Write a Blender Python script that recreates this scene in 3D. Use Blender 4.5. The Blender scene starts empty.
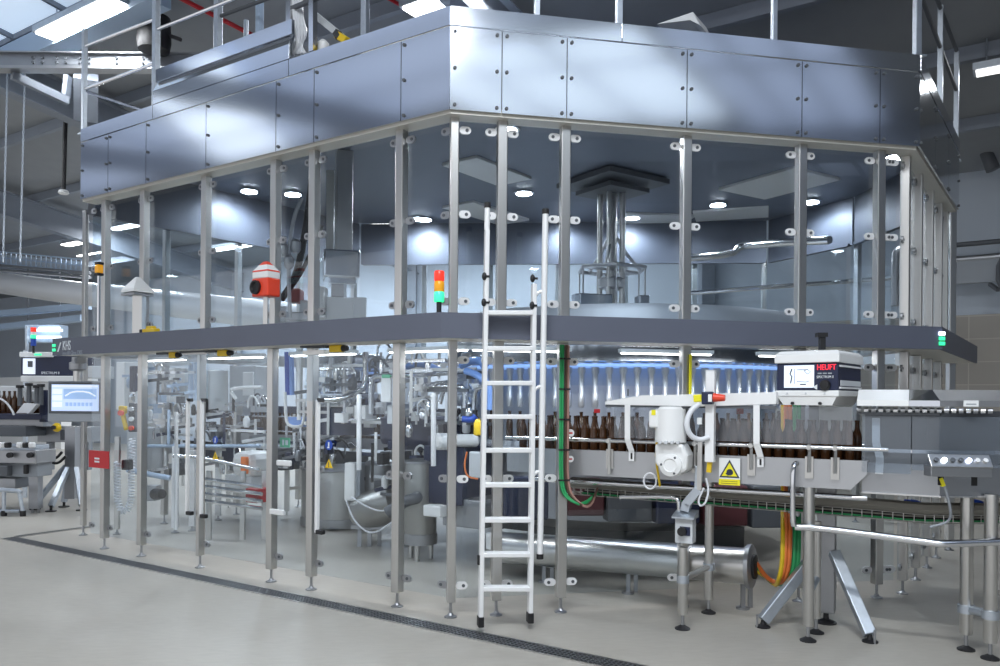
import bpy, bmesh, math, random
from mathutils import Vector, Matrix
random.seed(7)
C = bpy.context.scene.collection
V = Vector
EYE = 1.55; F = 800.0; ROLL = .008; HY = 399.6
RT = V((math.cos(ROLL), 0, math.sin(ROLL))); UP = V((-math.sin(ROLL), 0, math.cos(ROLL)))
CAM = V((0, 0, EYE))
# ---------------------------------------------------------------- camera
cd = bpy.data.cameras.new('camera'); cam = bpy.data.objects.new('camera', cd); C.objects.link(cam)
cd.sensor_width = 36; cd.lens = 36*F/1000; cd.shift_y = (HY-333)/1000; cd.clip_start = .05; cd.clip_end = 200
fw = V((0, 1, 0))
cam.matrix_world = Matrix(((RT.x, UP.x, -fw.x, 0), (RT.y, UP.y, -fw.y, 0), (RT.z, UP.z, -fw.z, EYE), (0, 0, 0, 1)))
bpy.context.scene.camera = cam
# ---------------------------------------------------------------- survey: from a measured sight line to a place
def ray(px, py): return RT*((px-500)/F) + UP*((HY-py)/F) + fw
def at(px, py, D): return CAM + ray(px, py)*D
def on_z(px, py, z=0.):
    r = ray(px, py); return CAM + r*((z-EYE)/r.z)
def zat(px, py, D): return at(px, py, D).z
# ---------------------------------------------------------------- mesh builder (world coordinates)
class MB:
    def __init__(s): s.bm = bmesh.new()
    def _poly(s, vs):
        try: s.bm.faces.new(vs)
        except ValueError: pass
    def hexa(s, p):      # 8 points: bottom ring 0-3, top ring 4-7
        v = [s.bm.verts.new(q) for q in p]
        for f in ((3,2,1,0),(4,5,6,7),(0,1,5,4),(1,2,6,5),(2,3,7,6),(3,0,4,7)): s._poly([v[i] for i in f])
        return s
    def obox(s, c, u, w, h, su, sw, sh):   # centre, three axes, three sizes
        c = V(c); u = V(u).normalized()*su/2; w = V(w).normalized()*sw/2; h = V(h).normalized()*sh/2
        b = [c-u-w-h, c+u-w-h, c+u+w-h, c-u+w-h]
        return s.hexa(b + [q+2*h for q in b])
    def box(s, c, size, rz=0):
        cz, sz = math.cos(rz), math.sin(rz)
        return s.obox(c, (cz, sz, 0), (-sz, cz, 0), (0, 0, 1), *size)
    def bar(s, a, b, w, h, up=(0, 0, 1)):  # a bar of w x h section from a to b
        a = V(a); b = V(b); d = (b-a); L = d.length; d.normalize(); up = V(up)
        if abs(d.dot(up)) > .98: up = V((0, 1, 0))
        side = d.cross(up).normalized(); u2 = side.cross(d)
        return s.obox((a+b)/2, d, side, u2, L, w, h)
    def ring(s, c, d, r, n, x=None):
        d = V(d).normalized()
        if x is None:
            x = d.cross(V((0, 0, 1)))
            if x.length < .01: x = V((1, 0, 0))
        x = (x - d*x.dot(d)).normalized(); y = d.cross(x)
        return [s.bm.verts.new(V(c) + (x*math.cos(2*math.pi*i/n) + y*math.sin(2*math.pi*i/n))*r) for i in range(n)], x
    def loft(s, rings, cap=True, close=False):
        for a, b in zip(rings, rings[1:] + ([rings[0]] if close else [])):
            n = len(a)
            for i in range(n): s._poly([a[i], a[(i+1) % n], b[(i+1) % n], b[i]])
        if cap and not close: s._poly(rings[0][::-1]); s._poly(rings[-1])
        return s
    def cyl(s, a, b, r, r2=None, n=16):
        d = V(b)-V(a); r1, x = s.ring(a, d, r, n); q, _ = s.ring(b, d, r if r2 is None else r2, n, x)
        return s.loft([r1, q])
    def tube(s, pts, r, n=10, smooth=0):
        pts = [V(p) for p in pts]
        for _ in range(smooth):
            q = [pts[0]]
            for a, b in zip(pts, pts[1:]): q += [a*.75+b*.25, a*.25+b*.75]
            pts = q + [pts[-1]]
        x = None; rings = []
        for i, p in enumerate(pts):
            d = (pts[min(i+1, len(pts)-1)] - pts[max(i-1, 0)])
            rg, x = s.ring(p, d, r, n, x); rings.append(rg)
        return s.loft(rings)
    def lathe(s, c, prof, n=24, axis=(0, 0, 1)):   # prof: (radius, height) from one end to the other
        c = V(c); ax = V(axis).normalized(); x = None; rings = []
        for r, h in prof:
            rg, x = s.ring(c+ax*h, ax, max(r, .0006), n, x); rings.append(rg)
        return s.loft(rings)
    def prism(s, poly, ext):               # planar outline pushed along ext
        a = [s.bm.verts.new(V(p)) for p in poly]; b = [s.bm.verts.new(V(p)+V(ext)) for p in poly]
        return s.loft([a, b])
    def ball(s, c, r, n=12, sc=(1, 1, 1)):
        return s.lathe(V(c)-V((0,0,r*sc[2])), [(r*math.sin(math.pi*i/n), r*sc[2]*(1-math.cos(math.pi*i/n))) for i in range(n+1)], 16)
    def build(s, name, mat, parent=None, smooth=True, bevel=0):
        bm = s.bm; off = parent_loc(parent)
        for v in bm.verts: v.co -= off
        bmesh.ops.recalc_face_normals(bm, faces=bm.faces)
        me = bpy.data.meshes.new(name); bm.to_mesh(me); bm.free()
        o = bpy.data.objects.new(name, me); C.objects.link(o); me.materials.append(mat)
        if parent: o.parent = parent
        if smooth:
            for p in me.polygons: p.use_smooth = True
            try: me.set_sharp_from_angle(angle=math.radians(38))
            except Exception: pass
        if bevel:
            m = o.modifiers.new('edge', 'BEVEL'); m.width = bevel; m.segments = 2; m.limit_method = 'ANGLE'; m.angle_limit = math.radians(40); m.harden_normals = False
        return o
def parent_loc(o):
    l = V((0, 0, 0))
    while o is not None: l += o.location; o = o.parent
    return l
def thing(name, label, cat, loc, group=None, kind=None):
    o = bpy.data.objects.new(name, None); C.objects.link(o); o.location = V(loc); o.empty_display_size = .05
    return tag(o, label, cat, group, kind)
def tag(o, label, cat, group=None, kind='thing'):
    o['label'] = label; o['category'] = cat
    if group: o['group'] = group
    o['kind'] = kind or 'thing'
    return o
def text(name, body, mat, parent, p, xdir, updir, size, extrude=.0015, align='LEFT', wide=1):
    cu = bpy.data.curves.new(name, 'FONT'); cu.body = body; cu.size = size; cu.extrude = extrude; cu.align_x = align; cu.resolution_u = 3
    cu.materials.append(mat)
    tmp = bpy.data.objects.new(name, cu); C.objects.link(tmp); bpy.context.view_layer.update()
    me = bpy.data.meshes.new_from_object(tmp.evaluated_get(bpy.context.evaluated_depsgraph_get())); bpy.data.objects.remove(tmp)
    if wide != 1: me.transform(Matrix.Diagonal((wide, 1, 1, 1)))
    o = bpy.data.objects.new(name, me); C.objects.link(o)
    x = V(xdir).normalized(); y = V(updir).normalized(); z = x.cross(y)
    m = Matrix((x, y, z)).transposed().to_4x4(); m.translation = V(p) - parent_loc(parent)
    o.matrix_local = m
    if parent: o.parent = parent
    return o
def copy_thing(o, delta=(0, 0, 0), parent=None):
    c = o.copy(); C.objects.link(c); c.parent = parent
    c.location = o.location + V(delta)
    for ch in list(o.children): copy_thing(ch, (0, 0, 0), c)
    return c
# ---------------------------------------------------------------- materials
def mat(name, col, rough=.5, metal=0., noise=0., scale=8., bump=0., emit=None, es=0., spec=.5, stretch=None, rn=0., coat=0.):
    m = bpy.data.materials.new(name); m.use_nodes = True; nt = m.node_tree; b = nt.nodes['Principled BSDF']
    b.inputs['Base Color'].default_value = (*col, 1); b.inputs['Roughness'].default_value = rough; b.inputs['Metallic'].default_value = metal
    b.inputs['Specular IOR Level'].default_value = spec
    if coat: b.inputs['Coat Weight'].default_value = coat; b.inputs['Coat Roughness'].default_value = .12
    if emit: b.inputs['Emission Color'].default_value = (*emit, 1); b.inputs['Emission Strength'].default_value = es
    if noise or bump or rn:
        tc = nt.nodes.new('ShaderNodeTexCoord'); mp = nt.nodes.new('ShaderNodeMapping'); n = nt.nodes.new('ShaderNodeTexNoise')
        n.inputs['Scale'].default_value = scale; n.inputs['Detail'].default_value = 5
        if stretch: mp.inputs['Scale'].default_value = stretch
        nt.links.new(tc.outputs['Object'], mp.inputs[0]); nt.links.new(mp.outputs[0], n.inputs[0])
        if noise:
            mx = nt.nodes.new('ShaderNodeMix'); mx.data_type = 'RGBA'
            mx.inputs['A'].default_value = (*[c*(1-noise) for c in col], 1); mx.inputs['B'].default_value = (*[min(1, c*(1+noise)) for c in col], 1)
            nt.links.new(n.outputs['Fac'], mx.inputs['Factor']); nt.links.new(mx.outputs['Result'], b.inputs['Base Color'])
        if rn:
            mr = nt.nodes.new('ShaderNodeMapRange'); mr.inputs['From Min'].default_value = .3; mr.inputs['From Max'].default_value = .7
            mr.inputs['To Min'].default_value = rough-rn; mr.inputs['To Max'].default_value = rough+rn
            nt.links.new(n.outputs['Fac'], mr.inputs['Value']); nt.links.new(mr.outputs[0], b.inputs['Roughness'])
        if bump:
            bp = nt.nodes.new('ShaderNodeBump'); bp.inputs['Strength'].default_value = bump; bp.inputs['Distance'].default_value = .01
            nt.links.new(n.outputs['Fac'], bp.inputs['Height']); nt.links.new(bp.outputs[0], b.inputs['Normal'])
    return m
def glass(name, tint, refl=1.0, ior=1.5, haze=0., hazecol=(.8, .85, .9)):
    m = bpy.data.materials.new(name); m.use_nodes = True; nt = m.node_tree; nt.nodes.clear()
    out = nt.nodes.new('ShaderNodeOutputMaterial'); tr = nt.nodes.new('ShaderNodeBsdfTransparent'); tr.inputs[0].default_value = (*tint, 1)
    gl = nt.nodes.new('ShaderNodeBsdfGlossy'); gl.inputs['Roughness'].default_value = .02; gl.inputs[0].default_value = (refl, refl, refl, 1)
    fr = nt.nodes.new('ShaderNodeFresnel'); ge = nt.nodes.new('ShaderNodeNewGeometry'); mr = nt.nodes.new('ShaderNodeMapRange')
    mr.inputs['To Min'].default_value = ior; mr.inputs['To Max'].default_value = 1/ior   # a thin sheet: the same reflectance from both of its sides
    nt.links.new(ge.outputs['Backfacing'], mr.inputs['Value']); nt.links.new(mr.outputs[0], fr.inputs[0])
    mx = nt.nodes.new('ShaderNodeMixShader'); nt.links.new(fr.outputs[0], mx.inputs[0]); nt.links.new(tr.outputs[0], mx.inputs[1]); nt.links.new(gl.outputs[0], mx.inputs[2])
    last = mx
    if haze:
        df = nt.nodes.new('ShaderNodeBsdfDiffuse'); df.inputs[0].default_value = (*hazecol, 1)
        m2 = nt.nodes.new('ShaderNodeMixShader'); m2.inputs[0].default_value = haze
        nt.links.new(mx.outputs[0], m2.inputs[1]); nt.links.new(df.outputs[0], m2.inputs[2]); last = m2
    nt.links.new(last.outputs[0], out.inputs[0])
    return m
M = dict(
    steel=mat('brushed_steel', (.63, .625, .61), .30, 1, .05, 2, stretch=(9, 9, .5)),
    panel=mat('satin_sheet_steel', (.64, .67, .72), .12, 1, .02, 1.2),
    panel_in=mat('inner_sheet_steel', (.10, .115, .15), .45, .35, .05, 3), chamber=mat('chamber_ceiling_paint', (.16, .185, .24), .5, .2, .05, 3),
    chrome=mat('polished_tube', (.74, .75, .77), .14, 1),
    darksteel=mat('dull_steel', (.40, .41, .43), .42, 1, .1, 6),
    galv=mat('galvanised_steel', (.55, .60, .66), .45, .9, .15, 20),
    alu=mat('ladder_aluminium', (.88, .89, .90), .38, .08),
    fascia=mat('slate_paint', (.11, .122, .163), .45, 0, .08, 2),
    soffit=mat('fascia_underside', (.72, .70, .64), .4, .3),
    white=mat('white_paint', (.86, .87, .87), .35), offw=mat('pale_grey_paint', (.62, .65, .68), .4),
    grey=mat('grey_paint', (.33, .36, .40), .5), dgrey=mat('dark_grey_paint', (.10, .11, .125), .5),
    black=mat('black_rubber', (.012, .012, .014), .5), navy=mat('navy_plastic', (.015, .022, .06), .4),
    bluew=mat('pale_blue_steel', (.42, .54, .70), .5), bluehose=mat('blue_hose', (.22, .38, .80), .35), blue=mat('blue_plastic', (.02, .08, .45), .35),
    red=mat('red_enamel', (.55, .012, .02), .35), redor=mat('orange_red_plastic', (.85, .07, .03), .35), orange=mat('orange_cable', (.85, .22, .05), .45),
    yellow=mat('yellow_plastic', (.85, .58, .02), .4), signy=mat('sign_yellow', (.88, .80, .02), .45), green=mat('green_cable', (.03, .36, .12), .45), greenl=mat('green_sign', (.15, .60, .35), .5),
    hose=mat('white_hose', (.78, .80, .84), .35), brown=mat('brown_bottle_glass', (.055, .022, .008), .12, spec=.6), brownp=mat('brown_belt', (.09, .05, .03), .45),
    maroon=mat('maroon_cover', (.09, .025, .03), .4), girder=mat('girder_steel', (.30, .32, .35), .42, .8, .1, 4),
    floor=None, tile=None,
    lamp=mat('lamp_tube', (1, 1, 1), .4, emit=(1, .97, .92), es=9), lampc=mat('lamp_spot', (1, 1, 1), .4, emit=(.88, .94, 1), es=45),
    ceil=mat('roof_sheeting', (.29, .31, .335), .75, 0, .08, 3), beam=mat('roof_steel', (.25, .28, .33), .6, 0, .1, 4), wall=mat('hall_wall', (.52, .58, .66), .7, 0, .05, 1.5),
    sky=mat('skylight_sheet', (.8, .9, 1), .5, emit=(.62, .78, 1), es=.6), sky2=mat('skylight_sheet_clear', (.8, .9, 1), .5, emit=(.75, .87, 1), es=1.25), glow_dull=mat('added_dull_glow', (.6, .7, .85), .5, emit=(.60, .72, 1), es=.5), glow_bright=mat('added_bright_glow', (.8, .9, 1), .5, emit=(.80, .89, 1), es=1.6),  # the dull and bright sheets serve only the added roof glow
    amber=mat('amber_lens', (.8, .35, .02), .25, emit=(1, .45, .03), es=.25), lred=mat('red_lens', (.8, .03, .02), .25, emit=(1, .06, .03), es=.7),
    lora=mat('orange_lens', (.9, .3, .02), .25, emit=(1, .3, .02), es=.6), lgreen=mat('green_lens_lit', (.1, .9, .5), .25, emit=(.02, .85, .28), es=1.1),
    lblue=mat('blue_lamp', (.5, .6, 1), .3, emit=(.62, .70, 1), es=5), lwhite=mat('white_led', (1, 1, 1), .3, emit=(.8, .92, 1), es=7),
    strip=mat('led_strip', (1, 1, 1), .3, emit=(.80, .93, 1), es=1.5),
    screen=mat('lit_screen', (.3, .4, .6), .3, emit=(.62, .74, 1), es=.75), screen2=mat('lit_screen_blue', (.2, .3, .5), .3, emit=(.30, .46, .72), es=.8),
    screenw=mat('lit_screen_white', (.5, .6, .8), .3, emit=(.88, .93, 1), es=.72), ledred=mat('red_led_digits', (.7, .02, .03), .3, emit=(1, .03, .06), es=1.6),
    ink=mat('dark_ink', (.03, .04, .06), .5), paper=mat('white_sticker', (.86, .88, .88), .5), inkw=mat('white_lettering', (.80, .84, .88), .5), inkg=mat('grey_lettering', (.30, .33, .38), .5),
)
M['glass'] = glass('clear_glass', (.93, .962, .985), .9, 1.45)
M['duct'] = mat('duct_sheet', (.78, .80, .83), .35, .25)
M['brush'] = mat('brushed_conveyor_steel', (.50, .51, .53), .42, .9, .05, 2)
M['drum'] = mat('drum_sheet', (.56, .59, .64), .5, .6)
M['tanks'] = mat('smoky_tank_steel', (.40, .40, .385), .36, .9, .12, 3)
M['lampdim'] = mat('lamp_tube_dim', (1, 1, 1), .4, emit=(1, .98, .95), es=1.6)
M['trunk'] = mat('beige_cable_trunk', (.40, .385, .34), .5)
M['haze'] = glass('hazy_clear_guard', (.93, .95, .97), .9, 1.45, .08, (.75, .78, .84))  # clear sheet with a small pale diffuse share mixed in
M['pinkc'] = mat('brown_pink_cable', (.42, .24, .20), .45)
M['inwall'] = mat('carousel_inner_wall', (.66, .69, .75), .5)
M['valve'] = mat('valve_steel', (.72, .74, .78), .38, .7)
M['plastic'] = glass('clear_plastic_guard', (.80, .84, .88), .9, 1.5, .10, (.6, .65, .72))
# floor: trowelled resin, blotched and slightly glossy
def floor_mat():
    m = mat('resin_floor', (.445, .42, .375), .36, 0, .10, .55, .0, rn=.09); nt = m.node_tree; b = nt.nodes['Principled BSDF']
    tc = nt.nodes['Texture Coordinate']; n2 = nt.nodes.new('ShaderNodeTexNoise'); n2.inputs['Scale'].default_value = 26; n2.inputs['Detail'].default_value = 6
    mp = nt.nodes.new('ShaderNodeMapping'); mp.inputs['Rotation'].default_value = (0, 0, -.55); mp.inputs['Scale'].default_value = (.35, 1.2, 1)
    nt.links.new(tc.outputs['Object'], mp.inputs[0]); nt.links.new(mp.outputs[0], n2.inputs[0])
    mx = nt.nodes.new('ShaderNodeMix'); mx.data_type = 'RGBA'; mx.blend_type = 'MULTIPLY'; mx.inputs['Factor'].default_value = .35
    old = b.inputs['Base Color'].links[0].from_socket; nt.links.new(old, mx.inputs['A'])
    cr = nt.nodes.new('ShaderNodeValToRGB'); cr.color_ramp.elements[0].position = .3; cr.color_ramp.elements[0].color = (.72, .72, .72, 1); cr.color_ramp.elements[1].position = .7
    nt.links.new(n2.outputs['Fac'], cr.inputs[0]); nt.links.new(cr.outputs[0], mx.inputs['B']); nt.links.new(mx.outputs['Result'], b.inputs['Base Color'])
    return m
M['floor'] = floor_mat()
def tile_mat():
    m = mat('beige_wall_tiles', (.30, .285, .26), .35); nt = m.node_tree; b = nt.nodes['Principled BSDF']
    tc = nt.nodes.new('ShaderNodeTexCoord'); sp = nt.nodes.new('ShaderNodeSeparateXYZ'); cb = nt.nodes.new('ShaderNodeCombineXYZ'); br = nt.nodes.new('ShaderNodeTexBrick')
    br.offset = 0; br.inputs['Color1'].default_value = (.40, .37, .33, 1); br.inputs['Color2'].default_value = (.36, .335, .30, 1); br.inputs['Mortar'].default_value = (.50, .47, .42, 1)
    br.inputs['Scale'].default_value = 1; br.inputs['Brick Width'].default_value = .44; br.inputs['Row Height'].default_value = .37; br.inputs['Mortar Size'].default_value = .008
    nt.links.new(tc.outputs['Object'], sp.inputs[0]); nt.links.new(sp.outputs['X'], cb.inputs['X']); nt.links.new(sp.outputs['Z'], cb.inputs['Y'])
    nt.links.new(cb.outputs[0], br.inputs[0]); nt.links.new(br.outputs['Color'], b.inputs['Base Color'])
    return m
M['tile'] = tile_mat()
ORD = ['', 'second ', 'third ', 'fourth ', 'fifth ', 'sixth ', 'seventh ', 'eighth ', 'ninth ', 'tenth ', 'eleventh ', 'twelfth ']
NTH = ['first', 'second', 'third', 'fourth', 'fifth', 'sixth', 'seventh', 'eighth', 'ninth', 'tenth', 'eleventh', 'twelfth']
# ================================================================ HALL (aligned with the machine's long side)
A2 = V((.832, -.555, 0)).normalized(); B2 = V((A2.y*-1, A2.x, 0))
def HP(p, q, z=0.): return A2*p + B2*q + V((0, 0, z))
QW = 15.0
def roof_z(q): return 7.55 - .15*q if q > -6 else 8.45 + .15*(q+6)
def roof_hit(px, py, drop=0.):      # where a sight line meets the roof slope
    r = ray(px, py); q = r.dot(B2)
    t = (7.55-drop-EYE)/(r.z + .15*q)
    return CAM + r*t
def hp_of(v): return v.dot(A2), v.dot(B2)
def struct(o, label, cat): return tag(o, label, cat, None, 'structure')
def slab(mb, p0, p1, q0, q1, z0, z1, dz=0):
    P = [HP(p0, q0, z0), HP(p1, q0, z0), HP(p1, q1, z1), HP(p0, q1, z1)]
    mb.hexa([p for p in P] + [p+V((0, 0, dz)) for p in P])
mb = MB(); slab(mb, -48, 16, -14, QW+.3, 0, 0, -.15); struct(mb.build('floor', M['floor'], None, False), 'pale grey-beige trowelled resin hall floor with a soft gloss', 'floor')
mb = MB(); slab(mb, -48, 16, QW, QW+.3, 0, 0, 5.6); struct(mb.build('wall_back', M['wall'], None, False), 'pale blue-grey hall wall behind the whole machine', 'wall')
mb = MB(); P = [HP(0, QW-.03, 0), HP(16, QW-.03, 0), HP(16, QW-.002, 0), HP(0, QW-.002, 0)]
mb = MB()
for v in (0,): 
    o = thing('wall_tiles', 'beige square wall tiles covering the lower right of the hall wall', 'wall', HP(0, QW-.03, 0), None, 'structure')
    o.rotation_euler = (0, 0, math.atan2(A2.y, A2.x))
me = MB(); me.box((3, .012, 1.49), (23, .024, 2.98)); t = me.build('tile_facing', M['tile'], None, False); t.parent = o
mb = MB(); slab(mb, -48.3, -48, -14, QW+.3, 0, 0, 9); struct(mb.build('wall_left', M['wall'], None, False), 'far end wall of the hall away to the left', 'wall')
mb = MB(); slab(mb, 16, 16.3, -14, QW+.3, 0, 0, 9); struct(mb.build('wall_right', M['wall'], None, False), 'hall wall outside the right of the view', 'wall')
mb = MB(); slab(mb, -48, 16, -6, QW+.3, roof_z(-6), roof_z(QW+.3), .2); slab(mb, -48, 16, -14, -6, roof_z(-14), roof_z(-6), .2)
struct(mb.build('ceiling', M['ceil'], None, False), 'dark grey profiled sheet roof of the hall', 'ceiling')
# skylights in the roof slope, some of them added to shape cladding reflections
def skylight(n, p0, p1, q0, q1, label, bars=6, mt='sky2', skew=0., drop=.06):
    R = lambda p, q, d=0.: HP(p+skew*q, q, roof_z(q)-drop-d)
    s = MB(); P = [R(p0, q0), R(p1, q0), R(p1, q1), R(p0, q1)]; s.hexa(P+[p+V((0, 0, .03)) for p in P]); o = s.build('window_%d' % n, M[mt], None, False); struct(o, label, 'skylight')
    f = MB()
    for i in range(bars+1):
        p = p0 + (p1-p0)*i/bars; f.bar(R(p, q0, .03), R(p, q1, .03), .05, .07)
    for i in range(4):
        q = q0 + (q1-q0)*i/3; f.bar(R(p0, q, .03), R(p1, q, .03), .08, .08)
    f.build('glazing_bar', M['beam'], o, False)
skylight(1, -32, -9.2, 1.8, 5.6, 'bright translucent roof light at the upper left corner with dark glazing bars', 16, 'sky')
skylight(2, -14.4, -11.6, -5.9, .6, 'added bright roof sheet, skewed to set a reflected patch on the left cladding', 1, 'glow_bright', .87, .13)  # unseen glowing sheet, skewed so its reflection lands on the left cladding
skylight(3, -2.2, 7.6, -2.5, 3.0, 'long roof light over the hall in front of the machine', 3)
skylight(4, -30, -6.5, -5.9, .8, 'added dull glowing roof sheets that lift the reflections in the left cladding', 2, 'glow_dull')  # added glow, gives the left cladding its middle tone
skylight(5, -2.2, 12, 3.1, 5.6, 'added dull glowing roof sheets that lift the reflections in the right cladding', 2, 'glow_dull')  # added glow, keeps the right cladding from reflecting too dark
# roof steel: purlins along the hall, rafters down the slope
for i, q in enumerate((7.4, 9.3, 11.2, 13.1)):
    m = MB(); m.bar(HP(-47, q, roof_z(q)-.09), HP(15.5, q, roof_z(q)-.09), .09, .18)
    struct(m.build('steel_beam', M['beam'], None, False), 'grey roof purlin along the hall, %s up from the back wall' % NTH[3-i], 'beam')
for i, p in enumerate((-26, -19, -12.5, -5.2, 1.4, 8.0)):
    m = MB()
    for off, w, h in ((-.2, .24, .02), (-.46, .02, .5), (-.72, .24, .02)):
        m.bar(HP(p, -6, roof_z(-6)+off), HP(p, QW, roof_z(QW)+off), w, h, (0, 0, 1))
    m.bar(HP(p, QW-.15, 0), HP(p, QW-.15, roof_z(QW)-.2), .24, .3)
    struct(m.build('steel_beam', M['beam'], None, False), 'grey roof rafter with its wall post, %s from the left end of the hall' % NTH[i], 'beam')
# hall lamps
def hall_lamp(c, L, label, w=.3, energy=120, group='fluorescent hall lamps under the roof', d=None, mt='lamp'):
    d = A2 if d is None else d; s = V((-d.y, d.x, 0)); c = V(c)
    t = thing('hall_lamp', label, 'lamp', c, group)
    m = MB(); m.obox(c+V((0, 0, .05)), d, s, (0, 0, 1), L, w, .08); m.build('housing', M['galv'], t, False)
    m = MB(); m.obox(c, d, s, (0, 0, 1), L-.06, w-.06, .02); m.build('diffuser', M[mt], t, False)
    m = MB()
    for e in (-.35, .35): m.bar(c+d*L*e+V((0, 0, .09)), c+d*L*e+V((0, 0, .5)), .012, .012)
    m.build('hanger', M['galv'], t, False)
    ld = bpy.data.lights.new('lamp_light', 'AREA'); ld.shape = 'RECTANGLE'; ld.size = L; ld.size_y = w; ld.energy = energy; ld.color = (.92, .96, 1)
    lo = bpy.data.objects.new('lamp_light', ld); C.objects.link(lo); lo.parent = t; lo.location = (0, 0, -.03); lo.rotation_euler = (0, 0, math.atan2(d.y, d.x))
    return t
hall_lamp(roof_hit(82, 21, .45), 1.75, 'long white fluorescent lamp at the upper left below the roof light', .36)
hall_lamp(roof_hit(455, -3, .4), 1.4, 'white fluorescent lamp seen above the corner of the steel cladding', .3)
hall_lamp(roof_hit(1018, 66, .4), .9, 'white fluorescent lamp at the right edge high above the tiled wall', .26, 20, mt='lampdim')
hall_lamp(at(84, 242, 21), 1.9, 'small far white lamp above the pipes left of the glass', .3, 90)
hall_lamp(at(98, 253.5, 23), 1.9, 'smallest far lamp just inside the left end of the glass', .3, 60)
hall_lamp(at(131, 226, 19), 1.6, 'bright lamp seen through the upper glass beside the second window post', .3, 90)
hall_lamp(at(298, 224, 15), 1.2, 'hall lamp seen through the glass behind the capping machine', .25, 60)
# unseen lamps out front, the nearest added to brighten floor and ladder
for k, (p, q) in enumerate(((-1.6, .0), (.8, .6), (2.5, -3.4), (-15, 3.0))):
    hall_lamp(HP(p, q, roof_z(q)-.5), 1.8, 'unseen fluorescent lamp brightening the floor and machine front', .3, 250, 'unseen front fill lamps')
for k, p in enumerate((-16.5, -13.5, -10.8, -8.4)):  # row added behind the machine to whiten the hall wall
    hall_lamp(HP(p, 12.6, roof_z(12.6)-.45), 1.7, 'fluorescent lamp added to brighten the hall wall behind the machine', .3, 110, 'added lamps along the back wall')
# crane girder at the upper left
D = 10.0
t = thing('crane_girder', 'galvanised steel girder with bolted splice plates crossing the upper left', 'girder', at(60, 62, D))
a = at(-60, 60.5, D); b = at(212, 62.5, D+.6); 
m = MB(); m.bar(a, b, .05, .17); m.build('web', M['girder'], t, False)
m = MB(); m.bar(a-V((0, 0, .105)), b-V((0, 0, .105)), .18, .035); m.bar(a+V((0, 0, .09)), b+V((0, 0, .09)), .16, .015); m.build('flange', M['darksteel'], t, False)
for i, px in enumerate((31, 40, 54, 63, 77, 86, 114, 141)):
    for y in (59, 64): 
        u = (px+60)/272; c = a.lerp(b, u)+V((0, -.027, (61.5-y)*.012)); m = MB(); m.cyl(c, c+V((0, -.02, 0)), .018, n=8); m.build('bolt', M['dgrey'], t)
m = MB(); m.bar(at(12, 75, D+.2), at(68, 101, D+.8), .07, .1); struct(m.build('steel_beam', M['beam'], None, False), 'pale blue diagonal brace under the crane girder', 'beam')
m = MB(); m.bar(at(86, 76, D+.9), at(86, 118, D+1.2), .3, .32); m.bar(at(68, 76, D+.9), at(66, 96, D+.9), .06, .12); struct(m.build('steel_beam', M['beam'], None, False), 'grey steel bracket hanging under the crane girder', 'beam')
m = MB(); m.bar(roof_hit(-20, 76, .3), roof_hit(160, -8, .3), .3, .3); struct(m.build('steel_beam', M['bluew'], None, False), 'pale blue roof beam running beside the upper left lamp', 'beam')
# chains hanging at the left
def chain(px0, px1, y0, y1, D, label):
    a = at(px0, y0, D); b = at(px1, y1, D); n = int((a-b).length/.055); m = MB()
    for i in range(n):
        c = a.lerp(b, (i+.5)/n); d = V((1, 0, 0)) if i % 2 else V((0, 1, 0)); L = .034
        pts = [c+d*.011*math.cos(k*math.pi/3)+V((0, 0, L*math.sin(k*math.pi/3))) for k in range(7)]
        m.tube(pts, .0062, 5)
    tag(m.build('hoist_chain', M['galv'], None), label, 'chain', 'hoist chains at the left')
chain(7.5, 3, 72, 262, 11.5, 'outer hoist chain hanging at the left edge'); chain(25, 20, 72, 262, 11.5, 'inner hoist chain hanging at the left edge')
# black pendant pipe with a small lamp
t = thing('pendant_pipe', 'thin black bent drop pipe ending in a small white disc lamp', 'pendant', at(64, 190, 13))
m = MB(); m.tube([at(104, 100, 13), at(76, 108, 13), at(66, 113, 13), at(65.5, 120, 13), at(63.5, 190, 13)], .035, 8); m.build('pipe', M['black'], t)
c = at(63.5, 193, 13); m = MB(); m.lathe(c, [(.02, .06), (.07, .04), (.085, .0), (.06, -.02)], 16); m.build('lamp_disc', M['white'], t)
# black loudspeaker drum hanging by the roof behind the left railing
c = at(154, 35, 10.3); t = thing('ceiling_speaker', 'black cylindrical drum hanging under the roof behind the platform railing', 'loudspeaker', c)
m = MB(); m.lathe(c, [(.12, .24), (.2, .22), (.21, -.1), (.19, -.2), (.13, -.22)], 20); m.build('drum', M['black'], t)
m = MB(); m.bar(c+V((.18, 0, 0)), c+V((.35, 0, -.06)), .04, .04); m.build('bracket', M['black'], t); m = MB(); m.bar(c+V((0, 0, .2)), c+V((0, 0, .4)), .03, .03); m.build('rod', M['black'], t)
# red sprinkler pipe under the roof
m = MB(); m.tube([roof_hit(176, -4, .25), roof_hit(262, 40, .25)], .03, 8); tag(m.build('sprinkler_pipe', M['red'], None), 'thin red pipe under the roof behind the left railing', 'pipe')
m = MB(); m.tube([roof_hit(380, -6, .25), roof_hit(432, 22, .25)], .022, 8); tag(m.build('sprinkler_pipe', M['red'], None), 'thin red pipe under the roof above the steel cladding corner', 'pipe')
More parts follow.
